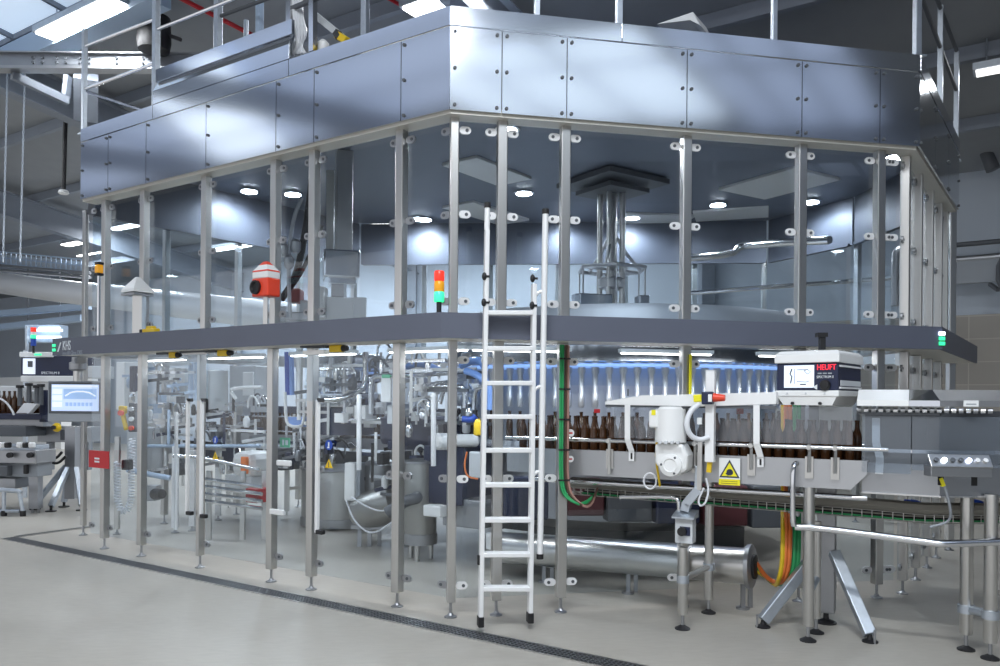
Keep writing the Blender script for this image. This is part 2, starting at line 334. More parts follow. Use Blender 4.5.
# pipes and trays at the left behind the machine
def wallrun(name, pts, r, mat_, label, cat, n=16, flat=None):
    m = MB()
    if flat:
        for a, b in zip(pts, pts[1:]): m.bar(a, b, flat[0], flat[1])
    else: m.tube(pts, r, n)
    return tag(m.build(name, mat_, None), label, cat)
q = 10.0
def onq(px, py, q): r = ray(px, py); return CAM + r*(q/r.dot(B2))
wallrun('duct_pipe', [onq(-60, 275, q), onq(60, 291, q), onq(330, 322, q)], .27, M['duct'], 'large round silver duct running behind the machine at the left', 'duct', 24)
t = thing('cable_tray', 'pale blue wire cable tray along the left above the large duct', 'cable tray', onq(40, 262, q))
m = MB()
for yo in (-6, 0, 6): m.bar(onq(-6, 257+yo, q), onq(88, 266+yo, q), .03, .03)
for k in range(19):
    px = -4+k*5; m.bar(onq(px, 251.5+px*.096, q), onq(px, 263.5+px*.096, q), .02, .02)
m.build('wire_mesh', M['bluew'], t, False)
m = MB(); m.bar(onq(-6, 258, q+.1), onq(88, 267, q+.1), .02, .22); m.build('cable_bed', M['galv'], t, False)
wallrun('water_pipe', [onq(-60, 260, q), onq(90, 273, q)], .035, M['darksteel'], 'thin pipe under the blue cable tray at the left', 'pipe')
wallrun('water_pipe', [onq(-60, 265, q), onq(90, 277.5, q)], .035, M['darksteel'], 'second thin pipe between cable tray and large duct at the left', 'pipe')
for i, (y0, y1, px1) in enumerate(((316, 306, 88), (331, 318, 84))):
    m = MB(); m.bar(onq(-60, y0+3, 11), onq(px1, y1, 11), .2, .16); tag(m.build('support_beam', M['bluew'], None, False), ('upper' if i == 0 else 'lower')+' blue-grey crossbeam below the large duct at the left', 'beam')
m = MB(); m.bar(onq(28, 268, 11.6), onq(28, 330, 11.6), .03, .03); m.bar(onq(60, 272, 11.6), onq(60, 330, 11.6), .03, .03); tag(m.build('hanger_rod', M['dgrey'], None, False), 'thin dark hanger rods holding the left duct and beams', 'hanger')
m = MB(); m.obox(onq(8, 420, 12.5), A2, B2, (0, 0, 1), 7, .3, 2.7); tag(m.build('white_partition', M['white'], None, False), 'low white partition behind the conveyors at the left edge', 'partition')
# pipes and fittings on the right wall
Q1 = QW-.5
def far(px, py): v = onq(px, py, Q1); return HP(15.6, Q1, v.z)
wallrun('wall_pipe', [onq(945, 246, Q1), far(945, 246)], .04, M['dgrey'], 'upper dark pipe on the wall right of the machine', 'pipe')
wallrun('wall_pipe', [onq(945, 261, Q1), far(945, 261)], .06, M['darksteel'], 'lower grey pipe on the wall right of the machine', 'pipe')
m = MB(); m.bar(onq(945, 274, Q1), far(945, 274), .1, .35); tag(m.build('wall_duct', M['grey'], None, False), 'flat grey trunking under the pipes on the right wall', 'duct')
m = MB(); m.tube([onq(1010, 258, Q1-.3), onq(999, 259, Q1-.3), onq(998, 286, Q1-.3), onq(1010, 288, Q1-.3)], .035, 8, 1); m.bar(onq(990, 284, Q1-.05), onq(998, 290, Q1-.3), .05, .05); tag(m.build('hose_bracket', M['dgrey'], None), 'dark bent pipe bracket at the right edge above the tiles', 'bracket')
m = MB(); m.bar(onq(945, 151, Q1), far(945, 151), .05, .07); tag(m.build('spotlight_rail', M['dgrey'], None, False), 'dark lighting rail high on the right wall', 'rail')
c = onq(985, 150, Q1-.1); t = thing('spotlight', 'dark tubular spotlight hanging from the rail on the right wall', 'spotlight', c)
m = MB(); m.cyl(c, c+V((.1, -.05, -.32)), .09, .1); m.build('lamp_body', M['dgrey'], t); m = MB(); m.bar(c+V((0, 0, .2)), c, .04, .04); m.build('bracket', M['dgrey'], t)
# drain channel in the floor
def drain(name, a, b, w, label, bars=True):
    a = V(a); b = V(b); d = (b-a).normalized(); s = V((-d.y, d.x, 0)); L = (b-a).length; c = (a+b)/2
    t = thing(name, label, 'drain', V((c.x, c.y, 0)))
    m = MB()
    for e in (-1, 1): m.obox(c+s*e*(w/2+.008)+V((0, 0, .0035)), d, s, (0, 0, 1), L, .016, .007)
    m.build('rim', M['steel'], t, False)
    m = MB(); m.obox(c+V((0, 0, .001)), d, s, (0, 0, 1), L, w, .002); m.build('gutter', M['black'], t, False)
    m = MB(); n = int(L/.03)
    for e in (-.25, 0, .25): m.obox(c+s*e*w+V((0, 0, .0045)), d, s, (0, 0, 1), L, .006, .004)
    for i in range(n): m.obox(a+d*(i+.5)*L/n+V((0, 0, .0045)), s, d, (0, 0, 1), w, .007, .004)
    m.build('grate', M['darksteel'], t, False)
g0 = on_z(8, 538); g1 = g0 + A2*13
drain('floor_drain', g0, g1, .13, 'long slotted steel floor drain running diagonally past the machine')
drain('floor_drain', g0+B2*.09, on_z(92, 526.5), .07, 'short narrow drain branching off at the left toward the machine')
# ================================================================ MACHINE ENCLOSURE
P5 = V((-4.28, 8.32, 0)); P0 = V((-.34, 5.69, 0)); P1 = V((3.21, 6.40, 0)); P2 = V((4.66, 8.40, 0))
PB = [P2, V((4.55, 10.3, 0)), V((3.9, 11.7, 0)), V((-2.15, 12.15, 0)), V((-4.62, 8.95, 0)), P5]
class Face:
    def __init__(s, a, b):       # walking from a to b the outside lies on the right-hand side
        s.a = V(a); s.b = V(b); s.u = (s.b-s.a).normalized(); s.L = (s.b-s.a).length; s.n = V((s.u.y, -s.u.x, 0))
    def pt(s, t, z=0., off=0.): return s.a + s.u*t + s.n*off + V((0, 0, z))
    def hit(s, px, py, off=0.):
        r = ray(px, py); o = s.a+s.n*off
        k = (o-CAM).dot(s.n)/r.dot(s.n); p = CAM+r*k
        return (p-s.a).dot(s.u), p.z
    def s(s, px, py, off=0.): return s.hit(px, py, off)[0]
FL = Face(P5, P0); FR = Face(P0, P1); FT = Face(P1, P2)
FRONT = [FL, FR, FT]
EXT = .42
def corner(i, off, z=0.):       # mitred corner point of the outline P5,P0,P1,P2 pushed outwards
    pts = [P5-FL.u*EXT, P0, P1, P2]
    if i == 0: return pts[0]+FL.n*off+V((0, 0, z))
    if i == 3: return pts[3]+FT.n*off+V((0, 0, z))
    n1 = FRONT[i-1].n; n2 = FRONT[i].n; b = (n1+n2).normalized()
    return pts[i] + b*(off/b.dot(n1)) + V((0, 0, z))
def strip(mb, i, o0, o1, z0, z1):
    a, b = corner(i, o0), corner(i+1, o0); c, d = corner(i+1, o1), corner(i, o1)
    lo = V((0, 0, z0)); h = V((0, 0, z1))
    mb.hexa([a+lo, b+lo, c+lo, d+lo, a+h, b+h, c+h, d+h]); return mb
SIDE = ['long left side', 'front right side', 'far right side']
# ---- slate fascia belt
ZF0, ZF1, OF = 1.962, 2.135, .30
EXT = -FL.s(53, 349, OF)
belt = thing('fascia_belt', 'dark slate-blue fascia belt running round the machine between upper and lower glass', 'fascia', corner(1, 0, ZF0))
for i in range(3):
    strip(MB(), i, OF-.02, OF, ZF0, ZF1).build('fascia_board', M['fascia'], belt, False)
    strip(MB(), i, -.06, OF-.021, ZF0+.004, ZF0+.014).build('underside', M['soffit'], belt, False)
    strip(MB(), i, -.06, OF-.021, ZF1-.014, ZF1-.004).build('top_shelf', M['steel'], belt, False)
a = corner(0, OF); b = corner(0, -.06); m = MB(); m.prism([a+V((0, 0, ZF0)), b+V((0, 0, ZF0)), b+V((0, 0, ZF1)), a+V((0, 0, ZF1))], -FL.u*.01); m.build('end_plate', M['fascia'], belt, False)
s0, z0 = FL.hit(61, 348.5, OF)
m = MB(); o = FL.pt(0, 0, OF+.002)
def fp(px, py): t, z = FL.hit(px, py, OF+.0015); return FL.pt(t, z, OF+.0015)
m.prism([fp(57.2, 351.8), fp(58.6, 351.8), fp(61.4, 342.4), fp(60.2, 342.4)], FL.n*.002); m.build('logo_stroke', M['inkw'], belt, False)
text('lettering', 'KHS', M['inkw'], belt, fp(62.5, 350.2), FL.u, (0, 0, 1), .135, wide=.62)
text('lettering', 'innofill Glass DRS', M['inkg'], belt, fp(62.5, 355.4), FL.u, (0, 0, 1), .062, wide=.82)
EXT = -FL.s(80.5, 165, .125)
# ---- frame rails: top of the upper windows
for i in range(3):
    tag(strip(MB(), i, -.05, .1, 3.545, 3.60).build('window_head_rail', M['soffit'], None, False), 'beige-steel rail above the upper windows on the %s, under the cladding' % SIDE[i], 'rail', 'window head rails')
# ---- cladding panels and trim
ZC0, ZC1, ZT1, OC = 3.565, 4.145, 4.285, .125
def bolt(par, c, n, r=.014):
    m = MB(); m.cyl(c, c+n*.012, r, r*.8, 8); return m.build('bolt', M['dgrey'], par)
def panel(f, s0, s1, z0, z1, label, name='cladding_sheet', grp='stainless cladding panels', bolts=True, mt='panel', off=OC):
    c = f.pt((s0+s1)/2, z0, off); t = thing(name, label, 'panel', c, grp)
    m = MB(); g = .0035
    m.obox(f.pt((s0+s1)/2, (z0+z1)/2, off-.01), f.u, f.n, (0, 0, 1), s1-s0-2*g, .02, z1-z0-g); m.build('sheet', M[mt], t, False)
    if bolts:
        for e in ((s0+.035, s1-.035) if bolts == 2 else (s0+.03,)):
            for k in (.06, .5, .94): bolt(t, f.pt(e, z0+(z1-z0)*k, off), f.n)
    return t
dm = OC*math.tan(math.radians(22.5))
seL = [-EXT] + [FL.s(px, y, OC) for px, y in ((108, 165), (146, 152), (206, 132), (276, 115), (314, 100), (401, 80))] + [FL.L+dm]
for i in range(7):
    panel(FL, seL[i], seL[i+1], ZC0, ZC1, 'stainless cladding sheet on the long left side, %s from the left end' % NTH[i], bolts=1 if i else 2)
seR = [-dm] + [FR.s(px, y, OC) for px, y in ((502, 65), (567, 72), (687, 90), (802, 105), (880, 115))] + [FR.L+dm]
for i in range(6):
    panel(FR, seR[i], seR[i+1], ZC0, ZC1, 'stainless cladding sheet on the front right side, %s right of the steel corner' % NTH[i], bolts=2)
seT = [-dm, .8, 1.65, 2.47]
for i in range(3):
    panel(FT, seT[i], seT[i+1], ZC0, ZC1, 'stainless cladding sheet on the far right side, %s behind the right corner' % NTH[i], bolts=2)
def trim(f, s0, s1, label, z0=ZC1+.006, z1=ZT1, off=OC+.004): return panel(f, s0, s1, z0, z1, label, 'cladding_trim', 'stainless trim strips along the platform edge', False, 'panel', off)
sB0 = FL.s(153, 100, OC); sB1 = FL.s(289, 60, OC)
trim(FL, -EXT, sB0, 'steel trim strip at the far left end, below the platform railing'); trim(FL, sB0, sB1, 'steel trim strip under the raised upstand on the left side'); trim(FL, sB1, FL.L+dm, 'steel trim strip on the left side between upstand and corner')
sm = FR.s(622, 24, OC)
trim(FR, -dm, sm, 'steel trim strip right of the steel corner'); trim(FR, sm, FR.L+dm, 'steel trim strip on the right half of the front'); trim(FT, -dm, 2.47, 'steel trim strip on the far right side')
t = thing('platform_upstand', 'raised two-step steel upstand on the left part of the platform edge', 'panel', FL.pt(sB0, ZT1, OC))
m = MB(); m.obox(FL.pt((sB0+sB1)/2, 4.35, OC-.01), FL.u, FL.n, (0, 0, 1), sB1-sB0, .03, .12); m.build('lower_sheet', M['panel'], t, False)
m = MB(); m.prism([FL.pt(sB0, 4.412, OC+.006), FL.pt(sB0, 4.50, OC-.045), FL.pt(sB0, 4.50, OC-.06), FL.pt(sB0, 4.412, OC-.03)], FL.u*(sB1-sB0)); m.build('sloped_sheet', M['panel'], t, False)
m = MB(); m.obox(FL.pt((sB0+sB1)/2, 4.565, OC-.04), FL.u, FL.n, (0, 0, 1), sB1-sB0, .03, .12); m.build('top_sheet', M['panel'], t, False)
# ---- roof of the chamber and inner skirts
poly = [P5, P0, P1, P2] + PB[1:-1]
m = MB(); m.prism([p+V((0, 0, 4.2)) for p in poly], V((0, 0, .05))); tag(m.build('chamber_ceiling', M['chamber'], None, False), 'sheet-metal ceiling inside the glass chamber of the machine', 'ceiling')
BACK = [Face(a, b) for a, b in zip(PB, PB[1:])]
BN = ['far right back', 'right rear corner', 'rear', 'left rear', 'left end']
for f, nm in zip(BACK, BN):
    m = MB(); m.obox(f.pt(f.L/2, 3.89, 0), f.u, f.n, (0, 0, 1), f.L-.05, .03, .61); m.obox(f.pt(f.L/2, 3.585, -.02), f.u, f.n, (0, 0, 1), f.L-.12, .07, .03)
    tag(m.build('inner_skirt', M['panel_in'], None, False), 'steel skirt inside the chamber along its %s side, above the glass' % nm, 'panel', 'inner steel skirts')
    m = MB(); m.obox(f.pt(f.L/2, 2.05, 0), f.u, f.n, (0, 0, 1), f.L-.16, .08, .14); tag(m.build('rear_rail', M['steel'], None, False), 'steel cross rail of the enclosure on its %s side' % nm, 'rail', 'rear cross rails')
# ---- window posts
PW = .07
def foot(par, c, h, plate=.045):
    m = MB(); m.cyl(c, c+V((0, 0, h)), .011, n=8); m.lathe(c, [(plate, 0), (plate, .008), (plate*.5, .016), (.014, .03)], 16); m.build('levelling_foot', M['darksteel'], par)
def post(f, s, z0, z1, label, grp, lower, w=PW, off=0.):
    c = f.pt(s, 0 if lower else z0, off); t = thing('frame_post', label, 'post', c, grp)
    m = MB(); m.obox(f.pt(s, (z0+z1)/2, off), f.u, f.n, (0, 0, 1), w, .07, z1-z0); m.build('tube', M['steel'], t, False, .006)
    if lower: foot(t, V((c.x, c.y, 0)), z0+.01)
    return t
upL = [FL.s(px, 260) for px in (106, 144.5, 206, 275.5, 314, 401)]
upR = [FR.s(px, 220) for px in (501.5, 564.5, 685.5, 800.5, 879)]
upT = [.12, .75, 1.4, 2.0, 2.42]
ZU0, ZU1 = ZF1-.006, 3.55
for i, s in enumerate(upL): post(FL, s, ZU0, ZU1, 'upper stainless window post on the long left side, %s from its left end' % NTH[i], 'upper window posts', False)
post(Face(P0, P1), 0, ZU0, ZU1, 'upper stainless post at the glass corner under the steel corner', 'upper window posts', False, .06)
for i, s in enumerate(upR): post(FR, s, ZU0, ZU1, 'upper stainless window post %s on the front right side' % ['between the ladder handrails', 'just right of the ladder handrail', 'right of the orbiting hexagon frame', 'above the white inspection unit', 'last before the right corner'][i], 'upper window posts', False)
for i, s in enumerate(upT): post(FT, s, ZU0, ZU1, 'upper stainless window post on the far right side, %s behind the corner' % NTH[i], 'upper window posts', False)
loL = [FL.s(px, y) for px, y in ((105, 480), (142, 480), (200.5, 500), (272, 480), (312, 480), (398, 500))]
loR = [FR.s(px, y) for px, y in ((497, 500), (561.5, 500), (685, 370), (800, 400), (877, 540))]
ZL0, ZL1 = .11, ZF0+.004
loN = ['behind the red sign', 'beside the coiled white hose', 'between the two round blue stickers', 'right of the green sign', 'in front of the low steel tank', 'third left of the ladder']
for i, s in enumerate(loL): post(FL, s, ZL0, ZL1, 'lower stainless post on the left side, '+loN[i], 'lower frame posts', True, .042 if i == 2 else PW)
post(FR, 0, ZL0, ZL1, 'lower stainless post at the glass corner left of the ladder', 'lower frame posts', True, .06)
loN = ['seen through the ladder steps', 'carrying the green and brown cables', 'with a yellow-green cable behind the conveyor cover', 'behind the white inspection unit', 'behind the curtained tunnel']
for i, s in enumerate(loR): post(FR, s, ZL0, ZL1, 'lower stainless post on the front right side, '+loN[i], 'lower frame posts', True)
for i, s in enumerate(upT[:4]): post(FT, s, ZL0, ZL1, 'lower stainless post on the far right side, %s behind the corner' % NTH[i], 'lower frame posts', True)
for j, f in enumerate(BACK[:4]):
    n = max(1, int(f.L/1.0))
    for i in range(n+1 if j == 3 else n):
        post(f, f.L*i/n+.03, ZL0, 3.62, 'rear enclosure post on the %s side, %s along' % (BN[j], NTH[i]), 'rear enclosure posts', True, PW if not (j == 3 and i == n) else .045, .09 if not (j == 3 and i == n) else 0)
# ---- glass panes with disc clamps
def clamp(par, f, s, z, off, e):
    c = f.pt(s, z, off); m = MB(); L = .085; r = .027
    pts = []
    for k in range(9): a = math.pi/2+math.pi*k/8; pts.append((-L/2+r+r*math.cos(a), r*math.sin(a)))
    for k in range(9): a = -math.pi/2+math.pi*k/8; pts.append((L/2-r+r*math.cos(a), r*math.sin(a)))
    m.prism([c+f.u*x+V((0, 0, y)) for x, y in pts], f.n*.016); o = m.build('glass_clamp', M['darksteel' if f is not FR else 'alu'], par)
    m = MB(); q = c+f.u*e*.012+f.n*.016; m.cyl(q, q+f.n*.005, .012, n=10); m.build('screw', M['dgrey'], o)
def pane(f, s0, s1, z0, z1, label, zs, grp, off=-.024, ends=(1, 1), mt='glass', cat='glass pane'):
    t = thing('glass_pane', label, cat, f.pt((s0+s1)/2, z0, off), grp)
    m = MB(); m.obox(f.pt((s0+s1)/2, (z0+z1)/2, off), f.u, f.n, (0, 0, 1), s1-s0, .008, z1-z0); m.build('sheet', M[mt], t, False)
    for z in zs:
        if ends[0]: clamp(t, f, s0+.0365, z, off+.005, 1)
        if ends[1]: clamp(t, f, s1-.0365, z, off+.005, -1)
    return t
def panes(f, ss, z0, z1, zs, where, grp, skip=()):
    g = PW/2+.008
    for i, (a, b) in enumerate(zip(ss, ss[1:])):
        if i in skip: continue
        pane(f, a+g, b-g, z0, z1, where % NTH[i], zs, grp)
ZP = (3.47, 2.87, 2.25)
panes(FL, [-.02]+upL+[FL.L], ZU0+.02, ZU1-.012, ZP, 'upper glass pane on the long left side, %s from the left end', 'upper glass panes')
panes(FR, [0.]+upR+[FR.L], ZU0+.02, ZU1-.012, ZP, 'upper glass pane on the front right side, %s right of the glass corner', 'upper glass panes')
panes(FT, [.0]+upT[1:], ZU0+.02, ZU1-.012, ZP, 'upper glass pane on the far right side, %s behind the corner', 'upper glass panes')
ZQ = (1.83, .98, .22)
gg = PW/2+.008
for i, (a, b) in enumerate(zip([-.02]+loL, loL+[FL.L])):
    pane(FL, a+gg, b-gg, .13, ZL1-.01, 'lower glass pane on the long left side, %s from the left end' % NTH[i], (.98, .22) if i > 4 else (.22,), 'lower glass panes', ends=(1, 1 if i > 4 else 0))
rr = [0.]+loR+[FR.L]; g = PW/2+.008; loP = 'lower front right glass pane '
pane(FR, rr[0]+g, rr[1]-g, .13, ZL1-.01, loP+'between the corner post and the ladder', ZQ, 'lower glass panes')
pane(FR, rr[1]+g, rr[2]-g, .13, ZL1-.01, loP+'right of the ladder and left of the cable post', ZQ, 'lower glass panes')
pane(FR, rr[2]+g, rr[3]-g, 1.66, ZL1-.01, loP+'above the start of the conveyor cover', ZQ[:1], 'lower glass panes')
pane(FR, rr[2]+g, rr[3]-g, .13, .74, loP+'below the conveyor beside the cable post', ZQ[2:], 'lower glass panes')
pane(FR, rr[3]+g, rr[4]-g, .97, ZL1-.01, loP+'behind the white conveyor cover', ZQ[:1], 'lower glass panes')
pane(FR, rr[4]+g, rr[5]-g, .13, ZL1-.01, loP+'behind the inspection unit', ZQ, 'lower glass panes')
pane(FR, rr[5]+g, rr[6]-g, .13, ZL1-.01, loP+'last before the right corner', ZQ, 'lower glass panes')
panes(FT, [.0]+upT[1:], .13, ZL1-.01, ZQ, 'lower glass pane on the far right side, %s behind the corner', 'lower glass panes')
for j, f in enumerate(BACK[:4]):
    pane(f, .08, f.L-.02, 2.13, 3.56, 'rear upper glass on the %s side of the chamber' % BN[j], (), 'rear glass', -.06)
# ---- ceiling fittings in the chamber
def rect_lamp(px, py, d, L, W, label):
    c = on_z(px, py, 4.185); s = V((-d[1], d[0], 0)).normalized(); d = V((*d, 0)).normalized()
    m = MB(); m.obox(c, d, s, (0, 0, 1), L, W, .03); tag(m.build('ceiling_hatch', M['white'], None, False), label, 'hatch', 'pale ceiling hatches in the chamber')
rect_lamp(488, 171.5, (.6, .8), 1.04, .5, 'pale rectangular ceiling hatch in the chamber above the ladder')
rect_lamp(487, 213.5, (.6, .8), 1.3, .55, 'second pale ceiling hatch in the chamber, just below and behind the first')
rect_lamp(778, 184, (.5, -.8), 1.1, .85, 'pale ceiling hatch in the chamber near the right window post')
rect_lamp(731, 214, (.9, -.3), 1.0, .6, 'small pale ceiling hatch beside the bright spot lamp')
rect_lamp(655, 219, (.9, .1), 1.0, .6, 'pale ceiling hatch in the chamber right of the column')
def spot(px, py, label, energy=16, r=.1):
    c = on_z(px, py, 4.17); t = thing('ceiling_spot', label, 'spot lamp', c, 'round spot lamps in the chamber ceiling')
    m = MB(); m.lathe(c+V((0, 0, .028)), [(r+.03, 0), (r+.03, -.02), (r, -.026)], 20); m.build('bezel', M['chrome'], t)
    m = MB(); m.cyl(c, c-V((0, 0, .004)), r, n=20); m.build('lens', M['lampc'], t)
    ld = bpy.data.lights.new('spot_light', 'SPOT'); ld.energy = energy*4; ld.spot_size = math.radians(165); ld.spot_blend = .6; ld.shadow_soft_size = .06; ld.color = (.86, .93, 1)
    lo = bpy.data.objects.new('spot_light', ld); C.objects.link(lo); lo.parent = t; lo.location = (0, 0, -.03)
spot(718, 205.5, 'bright round spot lamp right of the centre column'); spot(599.5, 228, 'round spot lamp beside the centre column'); spot(524, 194, 'round spot lamp above the ladder handrail')
spot(418, 219.5, 'round spot lamp left of the signal tower'); spot(293, 195, 'round spot lamp above the capping head'); spot(896, 158, 'round spot lamp at the right end of the chamber'); spot(507, 131, 'round spot lamp near the front edge above the ladder')
# spots that wash the skirt: they stand just in front of it
def wash(f, s, label): 
    p = f.pt(s, 4.17, -.35); r = (p-CAM)
    q = V((p.x/p.y, 0, (p.z-EYE)/p.y)); spot(500+800*(q.x*RT.x+q.z*RT.z), HY-800*(q.x*UP.x+q.z*UP.z), label, 24)
wash(BACK[2], BACK[2].L-1.05, 'round spot lamp washing the rear skirt above the signal tower')
wash(BACK[2], 2.0, 'round spot lamp washing the rear skirt right of the column'); wash(BACK[2], 3.0, 'round spot lamp washing the rear skirt left of the column')
wash(BACK[3], 2.2, 'round spot lamp washing the left rear skirt'); wash(BACK[1], .4, 'round spot lamp washing the right rear corner skirt')

# work lamps inside, tucked up behind the fascia belt
for f, n, nm in ((FL, 4, 'long left side'), (FR, 3, 'front right side')):
    for i in range(n):
        c = f.pt(f.L*(i+.5)/n, 1.93, -.45); t = thing('work_lamp', 'slim white work lamp under the fascia on the front right side, %s from the left' % NTH[i] if f is FR else 'slim white work lamp under the fascia on the long left side, %s from the left' % NTH[i], 'lamp', c, 'work lamps under the fascia belt')
        m = MB(); m.obox(c+V((0, 0, .02)), f.u, f.n, (0, 0, 1), .8, .07, .03); m.build('housing', M['alu'], t, False); m = MB(); m.obox(c, f.u, f.n, (0, 0, 1), .76, .05, .012); m.build('diffuser', M['lamp'], t, False)
        ld = bpy.data.lights.new('lamp_light', 'AREA'); ld.shape = 'RECTANGLE'; ld.size = .8; ld.size_y = .08; ld.energy = 6; ld.color = (.93, .96, 1); ld.spread = math.radians(170)
        lo = bpy.data.objects.new('lamp_light', ld); C.objects.link(lo); lo.parent = t; lo.location = (0, 0, -.012); lo.rotation_euler = (0, 0, math.atan2(f.u.y, f.u.x))
# ================================================================ PLATFORM RAILINGS
OR = .0
def on(f, px, py, off=OR): t, z = f.hit(px, py, off); return f.pt(t, z, off)
def rail_post(f, px, y0, y1, label, w=.045, off=OR, zb=4.29, matn='galv'):
    b = on(f, px, y1, off); z1 = min(on(f, px, max(y0, -8), off).z, 5.6)
    t = thing('railing_post', label, 'railing post', V((b.x, b.y, zb)), 'platform railing posts')
    m = MB(); m.obox(V((b.x, b.y, (zb+z1)/2)), f.u, f.n, (0, 0, 1), w, w, z1-zb); m.build('tube', M[matn], t, False, .004)
    m = MB(); m.obox(V((b.x, b.y, zb+.006)), f.u, f.n, (0, 0, 1), w*2, w*2, .012); m.build('base_plate', M[matn], t, False)
    return t
rail_post(FL, 84, 30, 130, 'railing post at the far left end of the platform'); rail_post(FL, 155.5, -8, 110, 'tall railing post at the left end of the raised upstand', .055)
rail_post(FL, 218, -8, 52, 'railing post above the middle of the upstand', .06, -.15); rail_post(FL, 246, 20, 42, 'short thin railing stub behind the upstand', .035, -.5); rail_post(FL, 259.5, -8, 38, 'pale wide railing post right of the middle upstand post', .055, -.3, matn='bluew')
rail_post(FL, 365, -8, 36, 'railing post on the left side near the steel corner', .05); rail_post(FR, 537, -8, 10, 'railing post just right of the steel corner', .04)
rail_post(FR, 619, -8, 20, 'thin bright railing post at the middle trim joint', .045); rail_post(FR, 774, -8, 32, 'thin railing post on the right part of the platform', .04); rail_post(FR, 917, -8, 47, 'bright railing post at the right corner of the platform', .05, .06)
rail_post(FT, 940, 4, 90, 'railing post on the far right side, behind the corner', .05); rail_post(FT, 956, 50, 135, 'last railing post on the far right side', .05)
def rail(name, pts, label, r=.017, mt='chrome'):
    m = MB(); m.tube(pts, r, 8); tag(m.build(name, M[mt], None), label, 'rail', 'platform railing bars')
rail('railing_bar', [on(FL, 85, 46.5), on(FL, 154, 19.5)], 'upper bar of the left end railing, above the crane girder'); rail('railing_bar', [on(FL, 85, 89), on(FL, 153, 64)], 'lower bar of the left end railing')
e = on(FL, 85, 91); rail('railing_bar', [e, e+B2*.9], 'short railing bar returning inward at the left end')
rail('railing_bar', [on(FL, 157, 29.5), on(FL, 236, -2)], 'upper bar of the railing above the upstand')
rail('railing_bar', [on(FL, 221, 16, -.15), on(FL, 275, -4, -.15)], 'dark railing bar right of the middle upstand post', .017, 'dgrey')
rail('railing_bar', [on(FT, 921, -4), on(FT, 957, 92)], 'sloping railing bar on the far right side', .02, 'dgrey'); rail('railing_bar', [on(FT, 935, -6), on(FT, 957, 52)], 'upper sloping railing bar on the far right side', .02, 'dgrey')
# framed opening with a bundle of pale hoses
t = thing('service_gate', 'steel framed opening at the right end of the upstand with a clear leaf', 'gate', on(FL, 290, 60))
m = MB(); m.bar(on(FL, 290.5, -8), on(FL, 290.5, 62), .055, .055, B2); m.bar(on(FL, 313, -8), on(FL, 313, 52), .05, .05, B2); m.build('frame', M['chrome'], t, False)
m = MB(); m.bar(on(FL, 290.5, 9), on(FL, 320, -3), .03, .03); m.build('cross_bar', M['dgrey'], t, False)
for k in range(4):
    m = MB(); x = 294+k*2.6; m.tube([on(FL, x-1, -6, -.02*k), on(FL, x, 18, -.02*k), on(FL, x+2+k, 34, -.03*k), on(FL, x+4-k*2, 45, -.02*k), on(FL, x+k*1.5-1, 54, -.02*k)], .014, 8, 2)
    tag(m.build('pale_hose', M['hose'], None), 'pale hose of the bundle in the framed opening, %s from the left' % NTH[k], 'hose', 'pale hoses on the platform')
m = MB(); m.bar(on(FL, 314, 14, -.2), on(FL, 341, 36, -.2), .05, .05); tag(m.build('slant_bar', M['offw'], None, False), 'pale slanting bar on the platform right of the hose bundle', 'bar')
m = MB(); m.bar(on(FL, 337, 35, -.15), on(FL, 347, 41, -.15), .06, .06); o = m.build('hand_lever', M['yellow'], None, False, .01); tag(o, 'small yellow and black handle on the platform edge', 'handle')
m = MB(); m.bar(on(FL, 337, 32.5, -.15), on(FL, 340.5, 38.5, -.15), .065, .05); m.build('grip_end', M['black'], o, False)
m = MB(); c = on(FL, 323, 46, -.1); m.lathe(c, [(.03, -.08), (.05, -.05), (.05, .02), (.02, .05)], 12); tag(m.build('white_valve', M['white'], None), 'small white valve body standing on the platform beside the yellow handle', 'valve')
m = MB(); m.prism([on(FL, 419, 18), on(FL, 451, 8), on(FL, 450, 0), on(FL, 420, 8)], FL.n*.012); tag(m.build('clear_guard', M['plastic'], None, False), 'low clear guard plate on the platform left of the steel corner', 'guard')
p = [on(FR, 657, 24, -.3), on(FR, 693, 12, -.3), on(FR, 700, 25, -.3)]
m = MB(); m.prism([p[0], p[1], p[2], on(FR, 690, 20, -.3)], B2*.3); tag(m.build('roof_flap', M['white'], None, False), 'small white slanting flap rising above the platform trim', 'flap')
# ================================================================ LADDER
u = FR.u; n = FR.n
DL = 5.385
fl_ = on_z(480.5, 627, 0); 
def lad(px, py): return at(px, py, DL + (px-505)/F*1.0)
L0 = lad(480.5, 622); L1 = lad(486, 300); R0 = lad(530, 618); R1 = lad(534, 284); LT = lad(487.5, 205)
LAD = thing('step_ladder', 'white aluminium step ladder standing against the fascia belt at the glass corner', 'ladder', (L0+R0)/2)
m = MB(); m.bar(L0+V((0, 0, .02)), lad(487, 230), .03, .062, n); m.build('side_rail', M['alu'], LAD, False, .006)
m = MB(); m.bar(R0+V((0, 0, .02)), R1, .03, .062, n); m.build('side_rail', M['alu'], LAD, False, .006)
for q in (L0, R0): m = MB(); m.bar(q-V((0, 0, .03)), q+V((0, 0, .04)), .04, .07, n); m.build('rubber_foot', M['black'], LAD, False, .006)
for k, y in enumerate((313, 348.5, 383, 416.5, 450, 484.5, 519.5, 554, 588)):
    a = lad(480.5+(622-y)/322*5.5, y-1); b = lad(530+(618-y)/334*4, y-1); m = MB(); m.obox((a+b)/2-V((0, 0, .008)), b-a, n, (0, 0, 1), (b-a).length-.02, .085, .03); m.build('step', M['alu'], LAD, False, .005)
a = lad(487, 230); m = MB(); m.cyl(a, LT, .019, n=12); m.build('handrail', M['alu'], LAD)
